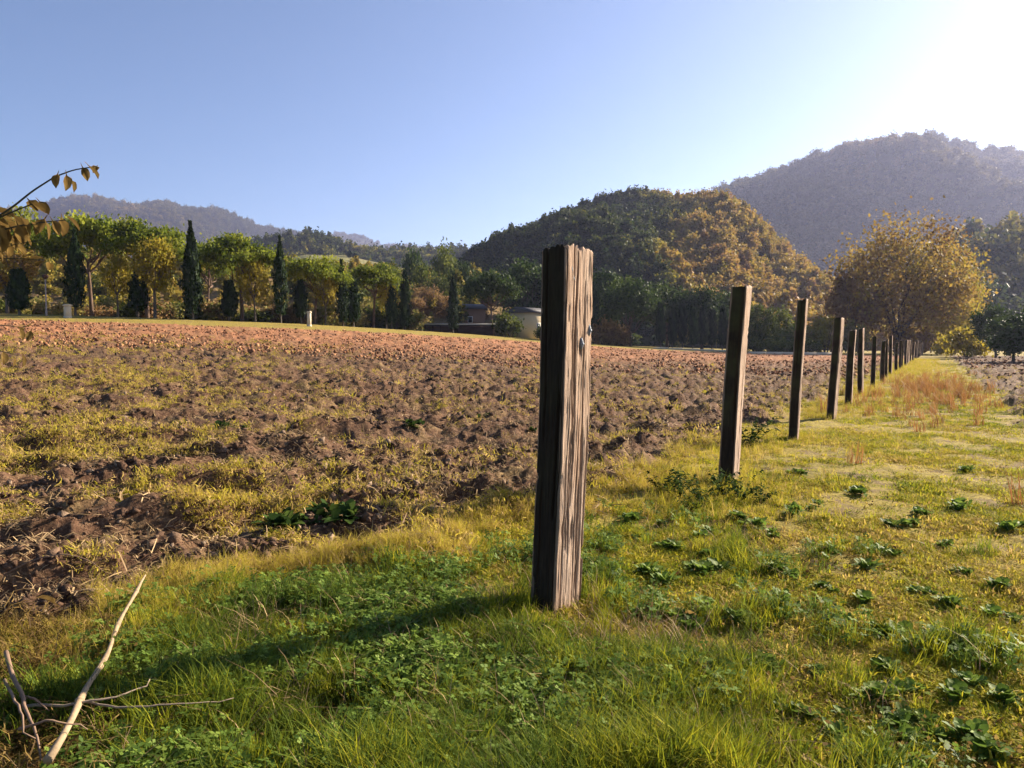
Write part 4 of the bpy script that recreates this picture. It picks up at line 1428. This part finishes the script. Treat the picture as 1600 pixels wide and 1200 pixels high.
for px, py in ((345, 718), (365, 722), (382, 716), (502, 712), (640, 700), (634, 722), (652, 694), (760, 672), (752, 684), (812, 694), (832, 700), (275, 680), (440, 742), (600, 758), (345, 795), (985, 694), (1015, 692), (1095, 632),
               (232, 838), (262, 838), (520, 842), (505, 858), (470, 872), (435, 875), (540, 866)):
    Y = CAM_H * F_PX / (py - HORIZON) * 1.05
    xx = P(px, Y)
    o = link('field_weed', rw.choice(dros), None, (xx, Y, float(H(xx, Y)) - .01), (0, 0, rw.uniform(0, 6.28)), rw.uniform(.8, 1.5))
    tag(o, 'dark green weed clump growing on the ploughed soil', 'weed', 'dark weeds on the ploughed field')
def bushy_weed(seed, stems=11, h=.26, spread=.2):
    r = np.random.default_rng(seed)
    b = MB(); V, Q, tv = [], [], []
    for i in range(stems):
        a = r.uniform(0, 6.28); hh = h * r.uniform(.45, 1.1); out = spread * r.uniform(.2, 1.1)
        ts_ = np.linspace(0, 1, 6)[:, None]
        path_ = np.concatenate([np.cos(a) * out * ts_ ** 1.4, np.sin(a) * out * ts_ ** 1.4, hh * ts_ - .02], 1)
        b.tube(path_, np.linspace(.0028, .001, 6), 4, False)
        for f in np.linspace(.15, 1, 9):
            p = np.array([np.interp(f, ts_[:, 0], path_[:, q]) for q in range(3)])
            for q in range(2):
                an = r.uniform(0, 6.28); l = r.uniform(.025, .055); w_ = l * .28; el = r.uniform(-.3, .7); t = r.uniform(0, 1)
                dv = np.array([math.cos(an) * math.cos(el), math.sin(an) * math.cos(el), math.sin(el)]); sd = np.array([-math.sin(an), math.cos(an), r.normal(0, .4)])
                k = len(V)
                V += [p, p + dv * l * .45 - sd * w_, p + dv * l - np.array([0, 0, l * .3]), p + dv * l * .45 + sd * w_]; tv += [t] * 4
                Q.append((k, k + 1, k + 2, k + 3))
    return b.mesh('stem', M['weed_dark'], True, {'tint': ('POINT', 'FLOAT', np.full(sum(len(v) for v in b.v), .4))}), mesh_np('leaves', np.array(V), [np.array(Q)], [M['weed_dark']], attrs={'tint': ('POINT', 'FLOAT', np.array(tv))})


bw = [bushy_weed(541 + i) for i in range(3)]
for px, py, sc, lab in ((1040, 775, .9, 'low bushy weed furthest from the second post on its field side'), (1066, 786, 1.15, 'spreading bushy weed on the field side of the second post'), (1100, 792, 1.1, 'bushy weed in front of the second post'),
                        (1132, 780, 1.1, 'bushy weed pressed against the foot of the second post'), (1160, 786, 1.0, 'bushy weed on the verge side of the second post'), (1190, 792, .8, 'small bushy weed on the verge beyond the second post'),
                        (1172, 700, 1.9, 'tall upright green weed behind the second post'), (1085, 806, .8, 'small weed out in the turf before the second post')):
    Y = CAM_H * F_PX / (py - HORIZON)
    xx = P(px, Y)
    o = tree_thing('bushy_weed', (xx, Y, float(H(xx, Y)) - .01), lab, 'weed', 'weeds around the second post', px * 1.7, sc)
    st_, lv_ = bw[int(px) % 3]
    link('stem', st_, o); link('leaves', lv_, o)


# ------------------------------------------------------------------ fallen leaves, cane, twigs
def leaf_mesh(seed, mat, l=.07, w=.045):
    r = np.random.default_rng(seed)
    V, Q, tv = [], [], []
    cur = r.uniform(.2, .5)
    for i, (f, ww) in enumerate(((-.35, .02), (0, .15), (.2, .85), (.45, 1.0), (.75, .7), (1.0, .05))):
        for sgn in (-1, -.5, 0, .5, 1):
            zig = 1 + .12 * ((i + (sgn > 0)) % 2)
            V.append((sgn * w * .5 * ww * zig, l * (f - .3), cur * l * (abs(sgn) ** 1.5) * ww * .6 - .35 * l * f * f * cur + r.normal(0, .0012)))
            tv.append(np.clip(.5 - .3 * (sgn == 0) + r.uniform(-.25, .3), 0, 1))
    for i in range(5):
        for j in range(4):
            k = i * 5 + j
            Q.append((k, k + 1, k + 6, k + 5))
    return mesh_np('leaf', np.array(V), [np.array(Q)], [M[mat]], smooth=True, attrs={'tint': ('POINT', 'FLOAT', np.array(tv))})


fl = [leaf_mesh(601 + i, 'dry_leaf') for i in range(3)]
fo = [leaf_mesh(611 + i, 'orange_leaf') for i in range(2)]
for px, py, k in ((682, 1118, 0), (675, 1132, 0), (788, 1100, 0), (792, 1130, 0), (818, 1120, 0), (835, 1105, 0), (672, 1100, 0), (330, 1160, 1), (246, 1162, 1), (392, 1110, 1), (770, 1175, 0), (740, 1180, 0), (648, 1172, 0), (860, 1060, 0), (1080, 980, 0),
                  (66, 1015, 0), (230, 1190, 0), (700, 1190, 0), (1015, 975, 0), (880, 1140, 0), (720, 1150, 1), (940, 1180, 0), (560, 1190, 0)):
    Y = CAM_H * F_PX / (py - HORIZON)
    xx = P(px, Y)
    o = link('fallen_leaf', (fo if k else fl)[rw.randrange(2)], None, (xx, Y, float(H(xx, Y)) + rw.uniform(.035, .075)), (rw.uniform(-.7, .7), rw.uniform(-.7, .7), rw.uniform(0, 6.28)), rw.uniform(.8, 1.4))
    tag(o, 'orange fallen leaf caught in the grass' if k else 'dry brown fallen leaf caught in the grass', 'leaf', 'orange leaves in the grass' if k else 'brown leaves in the grass')


def gp(px, py, dz):                  # a point dz above the ground, seen at this pixel
    Y = (CAM_H - dz) * F_PX / (py - HORIZON)
    x_ = P(px, Y)
    return np.array([x_, Y, dz + float(H0(x_, Y))])


# the pale broken cane lying in the grass
c0, c1 = gp(48, 1215, .13), gp(222, 918, .17)
root = tree_thing('dry_cane', (0, 0, 0), 'pale broken cane lying in the grass near the dry sapling', 'cane')
ts = np.linspace(0, 1, 15)[:, None]
path = c0 * (1 - ts) + c1 * ts
path[:, 2] += -.015 * np.sin(ts[:, 0] * np.pi) + .012 * np.sin(ts[:, 0] * 9); path[:, 0] += .016 * np.sin(ts[:, 0] * 5 + 1) + .006 * np.sin(ts[:, 0] * 17)
rad = np.linspace(.0125, .007, 15) + .0022 * np.cos(np.arange(15) * 2.1); rad[-1] = .004
b = MB(); b.tube(path, rad, 10); link('stalk', b.mesh('stalk', M['cane'], True), root)
for f in (3, 6, 9, 12):
    b = MB(); p = path[f]; dv = (path[f + 1] - path[f - 1]); dv /= np.linalg.norm(dv)
    b.tube([p - dv * .012, p, p + dv * .012], [rad[f] * .9, rad[f] * 1.22, rad[f] * .9], 10); link('node', b.mesh('node', M['cane'], True), root)


def twig(pts, r0, mat, label, side=()):
    o = tree_thing('twig', (0, 0, 0), label, 'twig', 'twigs lying around the pale cane')
    pts = np.array(pts); n = len(pts)
    t0 = np.arange(n); t1 = np.linspace(0, n - 1, n * 4)
    sm = np.stack([np.interp(t1, t0, pts[:, i]) for i in range(3)], 1)
    sm[1:-1] = (sm[:-2] + sm[1:-1] + sm[2:]) / 3
    rk = np.random.default_rng(int(r0 * 1e6) + n); sm[1:-1] += np.cumsum(rk.normal(0, .0035, (len(sm) - 2, 3)), 0) * .7
    b = MB(); b.tube(sm, np.linspace(r0, r0 * .35, len(sm)), 6); link('stem', b.mesh('stem', M[mat], True), o)
    for a, e in side:
        b = MB(); b.tube([a, (np.array(a) + np.array(e)) / 2 + np.array([0, 0, .015]), e], [r0 * .6, r0 * .5, r0 * .25], 5); link('side_twig', b.mesh('side_twig', M[mat], True), o)


twig([gp(20, 1128, .12), gp(95, 1122, .15), gp(160, 1105, .16), gp(222, 1082, .16)], .006, 'twig_pale', 'thin pale twig crossing over the cane')
twig([gp(110, 1120, .13), gp(190, 1126, .15), gp(270, 1118, .15), gp(355, 1112, .12)], .0045, 'twig_pale', 'long thin pale twig reaching right from the cane')
twig([gp(-6, 1040, .2), gp(14, 1110, .16), gp(30, 1160, .14), gp(44, 1215, .1)], .009, 'twig', 'brown twig standing beside the thick end of the cane', [(gp(14, 1110, .16), gp(60, 1135, .12))])
twig([gp(-10, 1085, .15), gp(20, 1130, .2), gp(36, 1180, .16)], .006, 'twig', 'short brown twig leaning on the standing twig')
twig([gp(-6, 918, .10), gp(45, 892, .2), gp(90, 886, .22), gp(130, 893, .18), (gp(165, 915, .08))], .004, 'twig', 'thin brown twig arching over the soil')
twig([gp(10, 1165, .16), gp(60, 1150, .2), gp(120, 1165, .14)], .005, 'twig', 'dark broken twig under the cane')
r7 = np.random.default_rng(407)
xx = r7.uniform(-2.6, -1.25, 2600); yy = r7.uniform(2.1, 3.4, 2600)
ok = r7.uniform(0, 1, 2600) < sstep(-1.3, -1.7, xx + .45 * (yy - 2.6))
xx, yy = xx[ok], yy[ok]
put('twig_litter', [straw_bit(r7, 12) for _ in range(3)], [M['dry_leaf']], xx, yy, r7.uniform(.35, .7, len(xx)), 3, np.zeros(len(xx)), 'brown dead stems heaped around the thick end of the cane', r7, .03, .5)

# ------------------------------------------------------------------ dry sapling reaching in from the left
Ys = 1.95


def sp(px, py, dy=0.0):
    return np.array([P(px, Ys + dy), Ys + dy, Z(py, Ys + dy)])


sap = tree_thing('dry_sapling', (0, 0, 0), 'dry sapling with withered brown leaves on thin arching branches', 'sapling')
xb = P(-190, Ys)
b = MB()
b.tube([(xb - .1, Ys, float(H0(xb, Ys)) - .1), (xb - .06, Ys, .4), (xb, Ys, .9), sp(-120, 470), sp(-60, 400), sp(-30, 360)], [.016, .014, .012, .010, .008, .006], 8)
link('trunk', b.mesh('trunk', M['stem_dark'], True), sap)
lm = [leaf_mesh(621 + i, 'dry_leaf', .085, .05) for i in range(4)]
rl = random.Random(4)


def branch(pts, r0, leaves):
    pts = np.array(pts); n = len(pts)
    t1 = np.linspace(0, n - 1, n * 4)
    smp = np.stack([np.interp(t1, np.arange(n), pts[:, i]) for i in range(3)], 1)
    smp[1:-1] = (smp[:-2] + smp[1:-1] + smp[2:]) / 3
    b = MB(); b.tube(smp, np.linspace(r0, r0 * .4, len(smp)), 6)
    br = link('branch', b.mesh('branch', M['stem_dark'], True), sap)
    for px, py, sc, hang in leaves:
        p = sp(px, py, rl.uniform(-.05, .05))
        link('leaf', rl.choice(lm), br, p, (hang, rl.uniform(-.4, .4), rl.uniform(-1.2, 1.2)), sc * .82)


branch([sp(-30, 362), sp(0, 342), sp(30, 322), sp(60, 298), sp(95, 276), sp(125, 265), sp(160, 260)], .0032,
       [(112, 281, .55, -1.3), (98, 279, .5, -1.0), (140, 268, .5, -1.2), (152, 265, .55, -.7), (158, 263, .4, -.4), (122, 288, .45, -1.5)])
branch([sp(-32, 364), sp(-5, 345), sp(25, 332), sp(60, 318), sp(78, 316)], .0028, [(58, 318, .65, -.4), (74, 321, .55, -.8), (66, 322, .55, -.6)])
branch([sp(-40, 380), sp(0, 362), sp(40, 352), sp(85, 346), (sp(110, 344))], .0028, [(104, 350, .7, -1.0), (118, 345, .6, -.8), (92, 352, .55, -1.3), (20, 345, .7, -.5), (8, 350, .8, -.9), (35, 345, .6, -1.1), (14, 338, .6, -.3), (5, 362, .7, -1.2), (26, 356, .8, -.9), (46, 350, .75, -1.2), (72, 350, .7, -.9), (80, 356, .6, -1.4), (10, 332, .7, -.2), (38, 362, .7, -1.3), (-8, 352, .8, -.7), (18, 368, .5, -1.4), (60, 352, .45, -1.0)])
branch([sp(-50, 395), sp(0, 388), sp(40, 380), sp(66, 376)], .002, [(10, 378, .6, -1.1), (30, 374, .55, -1.3), (-5, 384, .7, -.8), (48, 372, .45, -1.0), (4, 392, .6, -1.2), (20, 388, .5, -1.4), (36, 386, .5, -1.0), (-10, 398, .7, -.9)])
branch([sp(-60, 405), sp(-10, 404), sp(40, 404), sp(70, 406)], .002, [(70, 410, .6, -.2), (82, 414, .45, -.6), (58, 404, .5, .2)])
branch([sp(-100, 480), sp(-50, 500), sp(0, 508), sp(25, 510)], .0026, [(42, 510, .75, .15), (30, 512, .55, -.2), (35, 520, .4, -1.4), (48, 522, .4, -1.5)])

branch([sp(-100, 520), sp(-40, 540), sp(0, 548), sp(30, 556)], .002, [(36, 560, .45, -1.4), (6, 556, .5, -1.3), (22, 562, .4, -1.5), (-4, 566, .45, -1.2)])

# ------------------------------------------------------------------ haze
b = MB()
b.box((0, 1750, 235), (9000, 5300, 560))
hz, N_, L_ = new_mat('valley_haze')
pv = nd(N_, 'ShaderNodeVolumePrincipled')
pv.inputs['Color'].default_value = (.58, .64, 1.0, 1)
pv.inputs['Density'].default_value = 0.00013
pv.inputs['Anisotropy'].default_value = .45
ho = nd(N_, 'ShaderNodeOutputMaterial')
L_.new(pv.outputs[0], ho.inputs['Volume'])
tag(link('haze', b.mesh('haze', hz)), 'pale autumn haze filling the valley air', kind='stuff')
